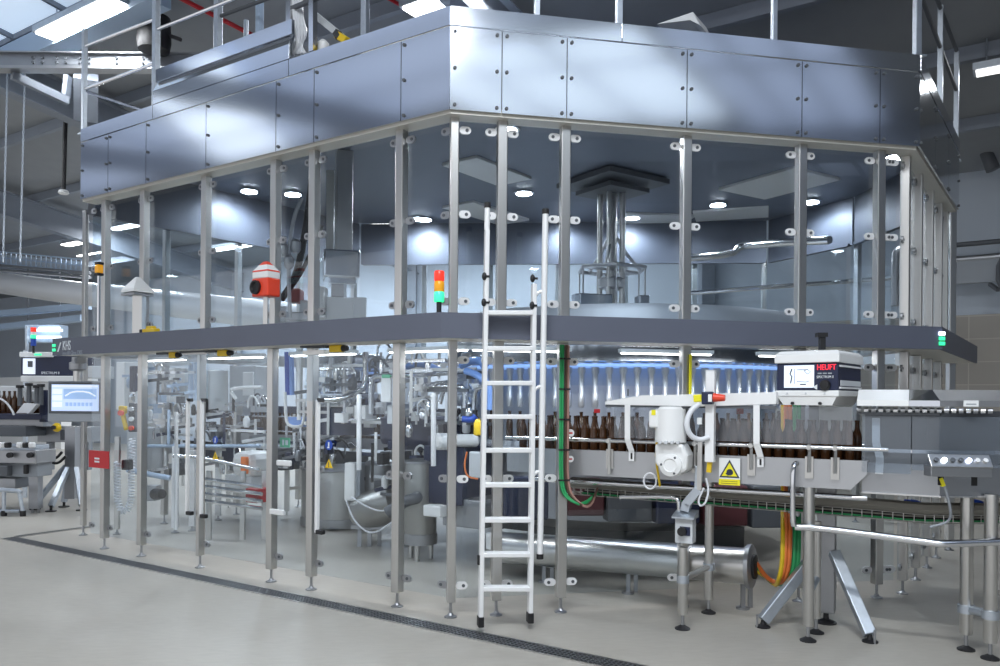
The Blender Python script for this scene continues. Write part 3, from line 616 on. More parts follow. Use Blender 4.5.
m = MB(); m.cyl(LT-V((0, 0, .02)), LT+V((0, 0, .015)), .023, n=12); m.build('end_cap', M['black'], LAD)
h0 = lad(545.5, 212); h1 = lad(540, 556)
m = MB(); m.cyl(h1, h0, .021, n=12); m.build('handrail', M['alu'], LAD)
for q, d in ((h0, 1), (h1, -1)): m = MB(); m.cyl(q-V((0, 0, .015*d)), q+V((0, 0, .02*d)), .024, n=12); m.build('end_cap', M['black'], LAD)
for y in (293, 388, 473):
    a = lad(530+(618-y)/334*4, y+4); b = lad(540+(556-y)/344*5.5, y-1); m = MB(); m.tube([a, a.lerp(b, .5)+V((0, 0, .02)), b], .012, 8, 1); m.build('bracket', M['alu'], LAD)
for x, y in ((483.5, 277), (531.5, 279), (483, 303), (531, 306)):
    c = lad(x, y); m = MB(); m.ball(c+n*.03, .017, 8, (1, 1, 1.6)); m.bar(c+n*.03, c+u*.035+n*.03, .014, .014); m.build('clamp_knob', M['black'], LAD)
m = MB(); c = lad(479, 560); m.bar(c-V((0, 0, .03)), c+V((0, 0, .03)), .02, .04, n); m.build('clip', M['black'], LAD, False)
# ================================================================ SIGNALS ON THE FASCIA BELT
def tower(px, y0, y1, f, off, label, cols, r=.028, ph=.03):
    a = on(f, px, y1, off); b = on(f, px, y0, off); a.z = ZF1; H = b.z-a.z
    t = thing('signal_tower', label, 'signal tower', a)
    m = MB(); m.cyl(a, a+V((0, 0, .015)), .035, n=14); m.cyl(a, a+V((0, 0, H*.3)), r*.5, n=12); m.build('stem', M['black'], t)
    k = len(cols); z = H*.3
    for i, c in enumerate(cols):
        h = H*.7/k; m = MB(); q = a+V((0, 0, z)); m.lathe(q, [(r*.9, 0), (r, .006), (r, h-.008), (r*.85, h)], 16); m.build('lens', M[c], t); z += h
    return t
tower(439, 271, 312, FL, .13, 'signal tower lit red, orange and green at the corner of the fascia belt', ('lgreen', 'amber', 'lred'), .036)
# red horn beacon
c = on(FL, 266, 288, .16); t = thing('alarm_horn', 'orange-red alarm horn with a red and white pyramid beacon on top', 'alarm', V((c.x, c.y, ZF1)))
hw = .115
m = MB(); m.obox(c, FL.u, FL.n, (0, 0, 1), .2, .13, .15); m.build('horn_body', M['redor'], t, False, .012)
q = c-FL.u*.04+FL.n*.066; m = MB(); m.lathe(q, [(.058, 0), (.058, .022), (.045, .024), (.036, .006), (.012, .002)], 20, FL.n); m.build('horn_mouth', M['black'], t)
m = MB(); m.obox(c+V((0, 0, .10)), FL.u, FL.n, (0, 0, 1), .19, .13, .055); m.build('beacon_base', M['white'], t, False, .008)
for k, (w0, w1, z0, z1, mt) in enumerate(((.19, .175, .128, .14, 'redor'), (.175, .10, .14, .185, 'white'), (.10, .04, .185, .215, 'redor'))):
    m = MB(); P = lambda w, z: [c+FL.u*sx*w/2+FL.n*sy*w*.34+V((0, 0, z)) for sx, sy in ((-1, -1), (1, -1), (1, 1), (-1, 1))]
    m.hexa(P(w0, z0)+P(w1, z1)); m.build('beacon_lens', M[mt], t, False)
m = MB(); m.bar(V((c.x, c.y, ZF1)), c-V((0, 0, .07)), .035, .035); m.build('stand', M['steel'], t, False)
# amber beacon on a thin pole
c = on(FL, 99, 269, .12); b = V((c.x, c.y, ZF1)); t = thing('amber_beacon', 'small amber beacon on a thin pole at the left end of the fascia belt', 'beacon', b)
m = MB(); m.cyl(b, c, .017, n=10); m.build('pole', M['chrome'], t); m = MB(); m.obox(c+V((0, 0, .0)), FL.u, FL.n, (0, 0, 1), .062, .062, .085); m.build('lens', M['amber'], t, False, .01)
m = MB(); m.obox(c+V((0, 0, .055)), FL.u, FL.n, (0, 0, 1), .066, .066, .025); m.obox(c-V((0, 0, .055)), FL.u, FL.n, (0, 0, 1), .066, .066, .025); m.build('cap', M['black'], t, False, .004)
# white pyramid lamp on a bracket with yellow tag below
c = on(FL, 137.5, 293, .13); t = thing('pyramid_lamp', 'white pyramid-shaped lamp on a square grey post on the belt at the left', 'lamp', V((c.x, c.y, ZF1)))
P = lambda w, z: [c+FL.u*sx*w/2+FL.n*sy*w/2+V((0, 0, z)) for sx, sy in ((-1, -1), (1, -1), (1, 1), (-1, 1))]
m = MB(); m.hexa(P(.21, 0)+P(.20, .03)); m.hexa(P(.20, .03)+P(.03, .15)); m.build('cap', M['white'], t, False)
m = MB(); m.obox(c-V((0, 0, .02)), FL.u, FL.n, (0, 0, 1), .22, .2, .02); m.build('rim', M['darksteel'], t, False); m = MB(); m.bar(c+FL.u*.03-V((0, 0, .02)), V((c.x, c.y, ZF1-.1))+FL.u*.03, .09, .09); m.build('post', M['steel'], t, False)
def tube_on(f, pts, off, r, name, mt, label, cat='cable', sm=2):
    m = MB(); m.tube([on(f, x, y, off) for x, y in pts], r, 8, sm); return tag(m.build(name, M[mt], None), label, cat)
c = on(FL, 151, 328.5, .13); t = thing('safety_switch', 'yellow safety switch lying on top of the fascia belt near its left end', 'switch', V((c.x, c.y, ZF1)))
m = MB(); m.obox(V((c.x, c.y, ZF1+.03)), FL.u, FL.n, (0, 0, 1), .2, .06, .045); m.obox(V((c.x, c.y, ZF1+.062)), FL.u, FL.n, (0, 0, 1), .1, .05, .03); m.build('body', M['yellow'], t, False, .008)
m = MB(); m.obox(V((c.x, c.y, ZF1+.031))-FL.u*.13, FL.u, FL.n, (0, 0, 1), .07, .05, .04); m.build('actuator', M['black'], t, False, .005)
def under_switch(px, label, w=.13):
    c = on(FL, px, 352, .06); c.z = ZF0-.025; t = thing('safety_switch', label, 'switch', c, 'yellow door switches under the fascia belt')
    m = MB(); m.obox(c, FL.u, FL.n, (0, 0, 1), w, .055, .055); m.build('body', M['yellow'], t, False, .01)
    m = MB(); m.cyl(c+FL.u*(w/2), c+FL.u*(w/2+.045), .026, .02, 12); m.build('cable_gland', M['black'], t)
    m = MB(); m.obox(c+V((0, 0, .02))-FL.u*.16, FL.u, FL.n, (0, 0, 1), .15, .06, .02); m.build('hinge_plate', M['dgrey'], t, False)
under_switch(224, 'yellow door switch under the fascia above the blue stickers'); under_switch(337, 'yellow door switch under the fascia right of the red horn'); under_switch(174, 'yellow door switch under the fascia second from the left end', .1)
# small lit indicator columns at both ends of the belt
def leds(f, px, ys, cols, label, off=OF):
    c = on(f, px, ys[0], off+.004); t = thing('indicator_lamps', label, 'indicator', c)
    for y, k in zip(ys, cols): m = MB(); m.obox(on(f, px, y, off+.006), f.u, f.n, (0, 0, 1), .05, .012, .028); m.build('lens', M[k], t, False, .003)
leds(FL, 53.8, (345.5, 350), ('lgreen', 'lgreen'), 'two green indicator lamps at the left end of the fascia belt')
leds(FR, 942, (333.5, 338.5, 343.5), ('lblue', 'lgreen', 'lgreen'), 'blue-white and green indicator lamps at the right end of the fascia belt')
# antenna-like black sensor on the belt above the inspection unit
c = on(FR, 822, 350, .22); t = thing('black_sensor', 'black T-shaped sensor in front of the fascia belt above the inspection unit', 'sensor', c)
m = MB(); m.bar(at(822, 349.5, 5.25), at(822, 336, 5.25), .035, .035); m.build('stem', M['black'], t, False); m = MB(); m.bar(at(816.5, 335, 5.25), at(826.5, 335, 5.25), .05, .028); m.build('head', M['black'], t, False)
# red information sign and stickers
def plate(name, f, px0, y0, px1, y1, off, mt, label, cat, th=.006):
    a = on(f, px0, y1, off); b = on(f, px1, y0, off); m = MB(); c = (a+b)/2; w = (b-a).dot(f.u); h = b.z-a.z
    m.obox(c, f.u, f.n, (0, 0, 1), w, th, h); o = m.build(name, M[mt], None, False); tag(o, label, cat); return o, c, w, h
o, c, w, h = plate('red_sign', FL, 89, 451.5, 109, 467, .06, 'red', 'red sign plate with two white marks on the leftmost lower post', 'sign')
for k in (-.14, .04): m = MB(); m.obox(c+FL.n*.004-FL.u*w*.08+V((0, 0, h*k)), FL.u, FL.n, (0, 0, 1), w*.24, .003, h*.1); m.build('white_mark', M['inkw'], o, False)
def sticker(f, px, y, off, kind, label, r=.035):
    c = on(f, px, y, off)
    if kind == 'blue':
        m = MB(); m.cyl(c, c+f.n*.003, r, n=24); o = m.build('mandatory_sticker', M['blue'], None); m = MB(); q = c+f.n*.003; m.obox(q+V((0, 0, r*.12)), f.u, f.n, (0, 0, 1), r*.34, .002, r*.9); m.obox(q-f.u*r*.1-V((0, 0, r*.5)), f.u, f.n, (0, 0, 1), r*.6, .002, r*.28); m.build('symbol', M['inkw'], o, False)
    elif kind == 'tri':
        m = MB(); m.prism([c+f.u*(-r)-V((0, 0, r*.75)), c+f.u*r-V((0, 0, r*.75)), c+V((0, 0, r*.95))], f.n*.003); o = m.build('warning_sticker', M['yellow'], None, False); m = MB(); q = c+f.n*.003; m.obox(q+V((0, 0, r*.05)), f.u, f.n, (0, 0, 1), r*.2, .002, r*.7); m.obox(q-V((0, 0, r*.5)), f.u, f.n, (0, 0, 1), r*.2, .002, r*.2); m.build('symbol', M['ink'], o, False)
    tag(o, label, 'sticker')
sticker(FL, 215.5, 440, 0, 'blue', 'blue round sticker on the lower glass right of the middle post'); sticker(FL, 187.5, 439, 0, 'blue', 'blue round sticker on the lower glass left of the middle post', .03)
sticker(FL, 215.5, 456, 0, 'tri', 'yellow triangle sticker below the blue one, right of the middle post', .04); sticker(FL, 187, 455, 0, 'tri', 'yellow triangle sticker below the blue one, left of the middle post', .034)
sticker(FL, 329, 445, 0, 'blue', 'blue round sticker on the glass in front of the low steel tank', .04); sticker(FL, 329, 464, 0, 'tri', 'yellow triangle sticker on the glass in front of the low steel tank', .042)
o, c, w, h = plate('exit_sticker', FL, 280, 438, 290, 447, -.3, 'greenl', 'small green sign seen beside the post left of the low tank', 'sign')
m = MB(); m.obox(c+FL.n*.004-FL.u*w*.15, FL.u, FL.n, (0, 0, 1), w*.18, .002, h*.6); m.obox(c+FL.n*.004+FL.u*w*.2, FL.u, FL.n, (0, 0, 1), w*.25, .002, h*.5); m.build('symbol', M['inkw'], o, False)
def rsticker(f, px, y, r, label, mt='paper'):
    c = on(f, px, y, .01); m = MB(); m.cyl(c, c+f.n*.003, r, n=20); o = m.build('round_sticker', M[mt], None); m = MB(); m.obox(c+f.n*.004, f.u, f.n, (0, 0, 1), r, .002, r*.4); m.build('symbol', M['red'], o, False); tag(o, label, 'sticker')
rsticker(FR, 570.5, 433, .028, 'white round sticker with a red bar right of the cable post'); rsticker(FR, 570.5, 459, .024, 'second white round sticker, lower down right of the cable post')
# bright door pull rails with black end knobs, in front of the lower left glass
def pull(px, y0, y1, label, off=.055, knob=True):
    a = on(FL, px, y0, off); b = on(FL, px, y1, off); b.x, b.y = a.x, a.y
    t = thing('door_pull', label, 'door rail', b, 'upright door rails on the left side')
    m = MB(); m.bar(a, b, .03, .03, FL.n); m.build('rail', M['alu'], t, False, .004)
    if knob: m = MB(); q = b+V((0, 0, .01)); m.bar(q-FL.u*.0, q+FL.u*.075, .04, .035); m.build('latch', M['black'], t, False, .006); m = MB(); q = a; m.bar(q, q+FL.u*.06, .03, .03); m.build('upper_stop', M['black'], t, False, .004)
pull(188, 400, 514, 'bright upright door rail left of the middle lower post'); pull(202, 400, 517, 'bright upright door rail on the middle lower post', .05); pull(318, 400, 533, 'bright upright door rail in front of the low steel tank', .05); pull(176.5, 412, 530, 'thin upright rail left of the two door rails', -.5, False)
# door carriers: the folded plates above the pull rails
for i, (x0, x1, nm) in enumerate(((186, 207, 'on the middle lower post'), (306, 325, 'in front of the low steel tank'))):
    a = on(FL, x0, 353, .06); b = on(FL, x1, 401, .06); c = (a+b)/2
    t = thing('door_carrier', 'folded clear-fronted carrier plate of the sliding door '+nm, 'door carrier', c)
    m = MB(); w = (b-a).dot(FL.u); m.obox(c, FL.u, FL.n, (0, 0, 1), w, .02, a.z-b.z); m.build('plate', M['glass'], t, False)
    m = MB(); m.obox(V((c.x, c.y, a.z)), FL.u, FL.n, (0, 0, 1), w*1.1, .05, .035); m.build('hanger', M['steel'], t, False)
    m = MB(); m.obox(V((c.x, c.y, ZF0-.002)), FL.u, FL.n, (0, 0, 1), w*1.2, .09, .018); m.build('track_cover', M['dgrey'], t, False)
# glass door bottom plates
for px, y, nm in ((284, 463, 'beside the green sign'), (277, 512, 'below the door on the post right of the green sign')):
    c = on(FL, px, y, .03); m = MB(); m.obox(c, FL.u, FL.n, (0, 0, 1), .16, .03, .045); tag(m.build('door_clamp', M['alu'], None, False, .006), 'steel clamp plate '+nm, 'clamp')
# ================================================================ INSIDE THE UPPER CHAMBER
# filler carousel: drum roof, valve ring, bottles below the valves
CX, CY, CR = 1.35, 9.05, 1.95
cz = V((CX, CY, 0))
car = thing('filler_carousel', 'big round steel filler carousel with a domed roof and a ring of filling valves', 'filling machine', cz)
m = MB(); m.lathe(cz, [(CR, 2.06), (CR, 2.36), (CR-.03, 2.42), (CR*.8, 2.455), (.3, 2.50), (.0, 2.50)], 72); m.build('drum_roof', M['drum'], car)
m = MB(); m.lathe(cz, [(CR-.1, 1.9), (CR+.015, 1.905), (CR+.015, 2.05), (CR-.1, 2.055)], 72); m.build('valve_ring', M['panel'], car)
m = MB(); m.lathe(cz, [(CR-.28, .95), (CR-.28, 1.95)], 64); m.build('inner_wall', M['inwall'], car)
m = MB(); m.lathe(cz, [(CR-.3, 1.10), (CR+.1, 1.10), (CR+.1, 1.17), (CR-.3, 1.17)], 72); m.build('bottle_table', M['panel'], car)
m = MB(); m.lathe(cz, [(CR-.25, .35), (CR-.1, .45), (CR-.1, 1.06), (CR-.3, 1.1)], 64); m.build('drum_base', M['darksteel'], car)
m = MB(); m.lathe(cz, [(CR*.7, .0), (CR*.7, .4), (.1, .4)], 48); m.build('plinth', M['dgrey'], car)
# light line under the drum
m = MB(); m.lathe(cz, [(CR+.02, 1.85), (CR+.03, 1.855), (CR+.03, 1.875), (CR+.02, 1.88)], 72); o = m.build('light_band', mat('pale_blue_lamp_band', (.4, .6, 1), .4, emit=(.30, .50, 1), es=.8), car)
nv = 96; vb = None; bots = []
def bottle_bm(c, s=1.):
    m = MB(); m.lathe(c, [(.028*s, 0), (.031*s, .006), (.031*s, .15*s), (.026*s, .175*s), (.0145*s, .205*s), (.0135*s, .245*s), (.0155*s, .248*s), (.0155*s, .258*s), (.012*s, .26*s)], 12); return m
valve0 = bot0 = None
for i in range(nv):
    a = 2*math.pi*i/nv; d = V((math.cos(a), math.sin(a), 0)); p = cz + d*(CR-.045)
    if d.y > .30: continue
    if valve0 is None:
        m = MB(); m.lathe(p, [(.036, 1.9), (.036, 1.80), (.025, 1.785), (.025, 1.62), (.032, 1.61), (.032, 1.50), (.018, 1.48)], 10); valve0 = m.build('filling_valve', M['valve'], car); p0 = p
        bot0 = tag(bottle_bm(p+V((0, 0, 1.172)), 1.05).build('beer_bottle', M['brown'], None), 'brown beer bottle standing under a filling valve of the carousel', 'bottle', 'brown bottles under the filling valves')
    else:
        o = valve0.copy(); C.objects.link(o); o.parent = car; o.location = p-p0
        o = bot0.copy(); C.objects.link(o); o.location = p-p0
# centre column with plate and hexagonal ring frame
c = at(612, 230, 9.6); cc = V((c.x, c.y, 0))
t = thing('centre_column', 'steel supply column hanging from a dark ceiling plate over the carousel', 'column', cc+V((0, 0, 4.1)))
m = MB(); m.box(cc+V((0, 0, 4.15)), (.95, .95, .06), .6); m.box(cc+V((0, 0, 4.05)), (.62, .62, .05), .6); m.build('ceiling_plate', M['dgrey'], t, False)
for dx, dy, r in ((0, 0, .055), (-.14, .03, .035), (.12, -.05, .035), (.05, .12, .03), (-.05, -.12, .03)):
    m = MB(); m.cyl(cc+V((dx, dy, 2.5)), cc+V((dx, dy, 4.1)), r, n=12); m.build('riser_pipe', M['steel'], t)
m = MB(); m.lathe(cc, [(.2, 2.5), (.2, 2.68), (.1, 2.72)], 20); m.build('rotary_joint', M['darksteel'], t)
m = MB(); m.lathe(cc, [(.13, 3.02), (.16, 3.0), (.16, 2.9), (.13, 2.88)], 20); m.build('collar', M['darksteel'], t)
for k in (0, 2, 4): 
    a = 2*math.pi*k/6+.2; d = V((math.cos(a), math.sin(a), 0)); m = MB(); m.tube([cc+d*.06+V((0, 0, 3.5)), cc+d*.2+V((0, 0, 3.3)), cc+d*.36+V((0, 0, 3.13))], .022, 8); m.build('brace', M['darksteel'], t)
t = thing('tube_ring', 'hexagonal tube frame around the centre column on short legs', 'frame', cc+V((0, 0, 2.5)))
R = .42; hexp = [cc+V((R*math.cos(math.pi/6+k*math.pi/3)*1.0, R*math.sin(math.pi/6+k*math.pi/3)*1.0, 3.12)) for k in range(6)]
m = MB(); m.tube(hexp+[hexp[0], hexp[1]], .024, 8); m.build('ring', M['darksteel'], t)
m = MB(); m.bar(hexp[0], hexp[3], .03, .03); m.bar(hexp[1], hexp[4], .03, .03); m.build('cross_bar', M['darksteel'], t)
for k in range(6): m = MB(); q = hexp[k]; m.cyl(q, V((q.x, q.y, 2.505)), .010, n=8); m.build('leg', M['darksteel'], t)
for k, (px, py, w, h) in enumerate(((594, 283, .36, .16), (624, 285, .42, .18), (642, 284, .12, .2), (578, 284, .1, .2))):
    c = at(px, py, (8.5, 9.9, 8.9, 8.8)[k]); c.z = 2.515+h/2; m = MB(); m.box(c, (w, .16, h), .2); tag(m.build('steel_box', M['panel'], None, False, .01), 'small steel box on the carousel roof below the ring frame, %s from the left' % NTH[(1, 2, 3, 0)[k]], 'box', 'steel boxes on the carousel roof')
# bent pipe along the rear skirt at the right
m = MB(); m.tube([at(690, 258, 10.8), at(733, 254, 10.8), at(738, 247, 10.8), at(748, 245, 10.8), at(830, 240, 9.6)], .05, 10, 1); tag(m.build('steam_pipe', M['chrome'], None), 'bent steel pipe running along the rear skirt at the right', 'pipe')
m = MB(); m.tube([at(895, 306, 8.6), at(895, 254, 8.6), at(899, 249, 8.6), at(925, 246, 8.6)], .04, 10, 1); tag(m.build('steam_pipe', M['darksteel'], None), 'upright bent pipe behind the right corner of the upper glass', 'pipe')
m = MB(); m.tube([at(690, 293, 11.0), at(905, 277, 10.4)], .03, 8); tag(m.build('cross_pipe', M['chrome'], None), 'thin bright pipe crossing behind the right upper glass', 'pipe')
# capping head at the left
D = 8.4
t = thing('capping_machine', 'grey capping head on a square column inside the left upper glass', 'capping machine', at(338, 320, D))
def bxp(mb, x0, y0, x1, y1, D, dep, rz=.0):
    a = at(x0, y1, D); b = at(x1, y0, D); c = (a+b)/2; mb.box((c.x, c.y+dep/2, c.z), (b.x-a.x, dep, b.z-a.z), rz); return mb
m = MB(); bxp(m, 334, 150, 351, 252, D+.05, .18, .3); m.build('column', M['steel'], t, False, .01)
m = MB(); bxp(m, 326, 170, 334, 250, D+.2, .05); m.build('cover_strip', M['white'], t, False)
m = MB(); bxp(m, 319, 249, 355, 277, D-.05, .4, .25); m.build('drive_housing', M['panel'], t, False, .02)
m = MB(); bxp(m, 326, 277, 352, 284, D, .3, .25); m.build('lower_flange', M['panel'], t, False, .01)
m = MB(); bxp(m, 331, 284, 344, 297, D+.05, .16); m.build('neck', M['darksteel'], t, False, .01)
m = MB(); bxp(m, 322, 297, 350, 322, D+.0, .3, .25); m.build('base_housing', M['offw'], t, False, .015)
m = MB(); bxp(m, 349, 297, 363, 322, D+.1, .3, .25); m.build('side_box', M['offw'], t, False, .012)
m = MB(); bxp(m, 314, 286, 324, 318, D-.1, .2); m.build('side_drive', M['white'], t, False, .01)
t2 = []
for k, (pts, r, mt, nm) in enumerate((([(314, 165), (305, 235), (296, 278), (281, 300)], .035, 'black', 'thick black hose sloping down left of the capping head'), ([(322, 225), (307, 262), (297, 280), (283, 298)], .022, 'black', 'second black hose running beside the thick one'), ([(302, 198), (294, 215), (288, 255), (290, 318)], .02, 'darksteel', 'thin steel pipe behind the black hoses'))):
    m = MB(); m.tube([at(x, y, D-.2-.05*k) for x, y in pts], r, 10, 2); tag(m.build('machine_hose', M[mt], None), nm, 'hose')
m = MB(); bxp(m, 287, 288, 300, 302, D+.3, .2); tag(m.build('small_motor', mat('dull_red_motor', (.32, .12, .12), .45), None, False, .02), 'dull red motor block beside the black hoses', 'motor')
for k, (x0, y0, x1, y1) in enumerate(((284, 312, 310, 320), (300, 300, 312, 314), (276, 306, 286, 322))):
    m = MB(); bxp(m, x0, y0, x1, y1, D+.1*k, .2); tag(m.build('drive_block', M['offw' if k % 2 else 'darksteel'], None, False, .012), 'machine block under the black hoses, '+('lowest', 'right', 'left')[k], 'machine block')
for k, (x, y) in enumerate(((289, 262), (296, 246), (284, 250))):
    m = MB(); c = at(x, y, D-.3); m.lathe(c, [(.03, -.07), (.05, -.04), (.05, .04), (.025, .07)], 10); tag(m.build('shutoff_valve', M['darksteel'], None), 'small dark valve left of the capping head, '+('lowest', 'upper right', 'upper left')[k], 'valve')
# ================================================================ INSIDE THE LOWER LEFT GLASS
def bxs(x0, y0, x1, y1, D, dep, mt, name, label, cat, rz=-.588, bevel=.01, grp=None):
    m = MB(); bxp(m, x0, y0, x1, y1, D, dep, rz); return tag(m.build(name, M[mt], None, False, bevel), label, cat, grp)
def pipe(pts, r, mt, label, name='process_pipe', cat='pipe', sm=1, grp=None):
    m = MB(); m.tube([at(*p) for p in pts], r, 10, sm); return tag(m.build(name, M[mt], None), label, cat, grp)
# conveyor along the left side carrying dark bottles
q0 = 7.4
t = thing('bottle_conveyor', 'steel bottle conveyor running along inside the lower left glass', 'conveyor', HP(-7, q0, 0))
m = MB(); m.obox(HP(-7.8, q0, 1.03), A2, B2, (0, 0, 1), 3.9, .42, .04); m.build('belt', M['brownp'], t, False)
for e, nm in ((-.23, 'front'), (.23, 'rear')):
    m = MB(); m.obox(HP(-7.8, q0+e, 1.0), A2, B2, (0, 0, 1), 3.9, .02, .13); m.build('side_plate', M['darksteel'], t, False)
    for z in (1.11, 1.30): m = MB(); m.tube([HP(-9.7, q0+e, z), HP(-5.9, q0+e, z)], .012, 8); m.build('guide_rail', M['chrome'], t)
for p in (-9.4, -8.2, -7.7, -6.1):
    m = MB(); m.bar(HP(p, q0-.16, .06), HP(p, q0-.16, .96), .06, .06); m.bar(HP(p, q0+.16, .06), HP(p, q0+.16, .96), .06, .06); m.bar(HP(p, q0-.16, .35), HP(p, q0+.16, .35), .04, .04); m.bar(HP(p, q0-.16, 0), HP(p, q0-.16, .06), .02, .02); m.bar(HP(p, q0+.16, 0), HP(p, q0+.16, .06), .02, .02); m.build('leg_frame', M['steel'], t, False)
    m = MB(); m.bar(HP(p+.2, q0-.23, 1.0), HP(p+.2, q0-.23, 1.34), .03, .03); m.build('rail_bracket', M['steel'], t, False)
b0 = None
for i in range(46):
    p = HP(-9.62+i*.08, q0-.10, 1.053)
    if b0 is None: b0 = tag(bottle_bm(p, 1.15).build('beer_bottle', M['brown'], None), 'brown beer bottle in the row on the conveyor inside the lower left glass', 'bottle', 'brown bottles on the inner conveyor'); pb = p
    else: o = b0.copy(); C.objects.link(o); o.location = p-pb
m = MB(); m.obox(HP(-7.75, q0+.42, 1.22), A2, B2, (0, 0, 1), 4.2, .03, .42); tag(m.build('dark_guard', M['navy'], None, False), 'long dark guard plate behind the bottles on the inner conveyor', 'guard')
m = MB(); m.obox(HP(-7.75, q0+.42, .72), A2, B2, (0, 0, 1), 4.2, .08, .24); tag(m.build('dark_trunking', M['dgrey'], None, False), 'dark trunking low behind the inner conveyor', 'trunking')
for k, (x0, x1, y0, y1, D, mt, nm) in enumerate(((504, 548, 478, 520, 6.75, 'navy', 'navy machine cover low behind the ladder handrail'), (566, 604, 480, 516, 6.8, 'maroon', 'dark red machine cover low behind the cable loop'), (606, 652, 482, 522, 6.8, 'dgrey', 'dark grey machine cover low behind the bent rail'), (655, 700, 484, 524, 6.8, 'navy', 'navy machine cover low behind the switch box'), (703, 748, 486, 526, 6.8, 'maroon', 'dark red machine cover low behind the rear conveyor leg'), (750, 800, 486, 528, 6.9, 'dgrey', 'dark grey machine cover low behind the looped orange cables'))):
    m = MB(); bxp(m, x0, y0, x1, y1, D, .2, .1); tag(m.build('machine_cover', M[mt], None, False, .015), nm, 'machine cover')
bxs(384, 452, 404, 492, 8.9, .3, 'dgrey', 'pump_block', 'dark block behind the post left of the slim tank', 'block'); bxs(432, 462, 452, 500, 8.2, .3, 'dgrey', 'pump_block', 'dark block behind the slim tank, towards the ladder', 'block')
bxs(264, 448, 292, 470, 9.9, .3, 'dgrey', 'pump_block', 'dark block low behind the green sign', 'block'); bxs(150, 448, 176, 476, 9.9, .3, 'dgrey', 'pump_block', 'dark block behind the coiled hose post', 'block'); bxs(206, 446, 232, 462, 10.2, .3, 'navy', 'pump_block', 'dark block behind the blue sticker right of the middle post', 'block')
# stainless tanks
def tank(px, ybot, ytop, wpx, label, D=None, legs=False, lid=.04):
    D = D or 1240/(ybot-(395.6+.008*px)); c = at(px, ybot, D); r = wpx*D/F/2; z1 = zat(px, ytop, D); z0 = .02 if not legs else zat(px, ybot, D)
    c = V((c.x, c.y+r, 0)); t = thing('steel_tank', label, 'tank', c+V((0, 0, z0)))
    m = MB(); m.lathe(c, [(r*.96, z0), (r, z0+.012), (r, z1-.02), (r*.98, z1)], 40); m.build('shell', M['tanks'], t)
    m = MB(); m.lathe(c, [(r+.008, z0+.0), (r+.01, z0+.01), (r+.01, z0+.1), (r+.002, z0+.105)], 40); m.build('base_band', M['darksteel'], t)
    m = MB(); m.lathe(c, [(r+.012, z1), (r+.012, z1+lid*.5), (r*.5, z1+lid), (.0, z1+lid)], 40); m.build('lid', M['darksteel'], t)
    if legs:
        for k in range(3): a = k*2.1+.4; q = c+V((math.cos(a), math.sin(a), 0))*r*.7; m = MB(); m.cyl(q, q+V((0, 0, z0+.02)), .025, n=10); m.build('leg', M['steel'], t)
    return t, c, r, z1
tank(333, 531, 472, 82, 'low wide steel tank standing behind the blue and yellow stickers')
t3, c3, r3, z3 = tank(418, 546, 464, 34, 'tall slim steel tank on legs between two posts, left of the ladder', 7.6, True)
m = MB(); m.tube([c3+V((-.02, -r3-.0, .62)), c3+V((.0, -r3-.09, .62)), c3+V((-.1, -r3-.12, .60)), c3+V((-.28, -r3-.1, .48))], .055, 12, 2); m.build('outlet_elbow', M['dgrey'], t3)
# vacuum pump with white terminal box
D = 8.3
t = thing('vacuum_pump', 'pale pump with a slanting motor body and loose cable between tank and post', 'pump', V((at(370, 540, D).x, at(370, 540, D).y, 0)))
m = MB(); bxp(m, 345, 463, 357, 501, D, .12, -.3); m.build('terminal_box', M['white'], t, False, .012)
m = MB(); bxp(m, 357, 463, 362, 499, D+.02, .12, -.3); m.build('box_side', M['grey'], t, False, .008)
a = at(366, 512, D+.1); b = at(398, 500, D-.15); m = MB(); ax = (b-a).normalized(); L = (b-a).length
m.lathe(a, [(.05, -.1), (.19, -.06), (.2, .0), (.2, L*.7), (.17, L), (.08, L+.03)], 28, ax); m.build('motor_body', M['tanks'], t)
m = MB(); m.lathe(a-ax*.12, [(.04, -.03), (.09, -.02), (.09, .03)], 20, ax); m.build('end_cover', M['white'], t)
m = MB(); bxp(m, 356, 516, 376, 530, D, .22, -.3); m.build('pump_foot', M['offw'], t, False, .015)
c = at(368, 540, D); m = MB(); 
for dx in (-.1, 0, .1): m.bar(V((c.x+dx, c.y+.1+dx*.3, 0)), V((c.x+dx, c.y+.1, .3)), .04, .04)
m.obox(V((c.x, c.y+.1, .22)), (1, 0, 0), (0, 1, 0), (0, 0, 1), .34, .3, .04); m.build('stand', M['darksteel'], t, False)
m = MB(); m.lathe(at(380, 470, D+.25), [(.17, -.35), (.19, -.3), (.19, .06), (.1, .12), (.0, .12)], 24); m.build('separator', M['darksteel'], t)
m = MB(); m.tube([at(352, 497, D-.05), at(365, 506, D-.25), at(380, 512, D-.35), at(394, 508, D-.3)], .009, 6, 2); m.build('cable', M['hose'], t)
m = MB(); m.tube([at(346, 500, D-.05), at(354, 522, D-.25), at(372, 536, D-.35), at(392, 522, D-.3)], .009, 6, 2); m.build('cable', M['hose'], t)
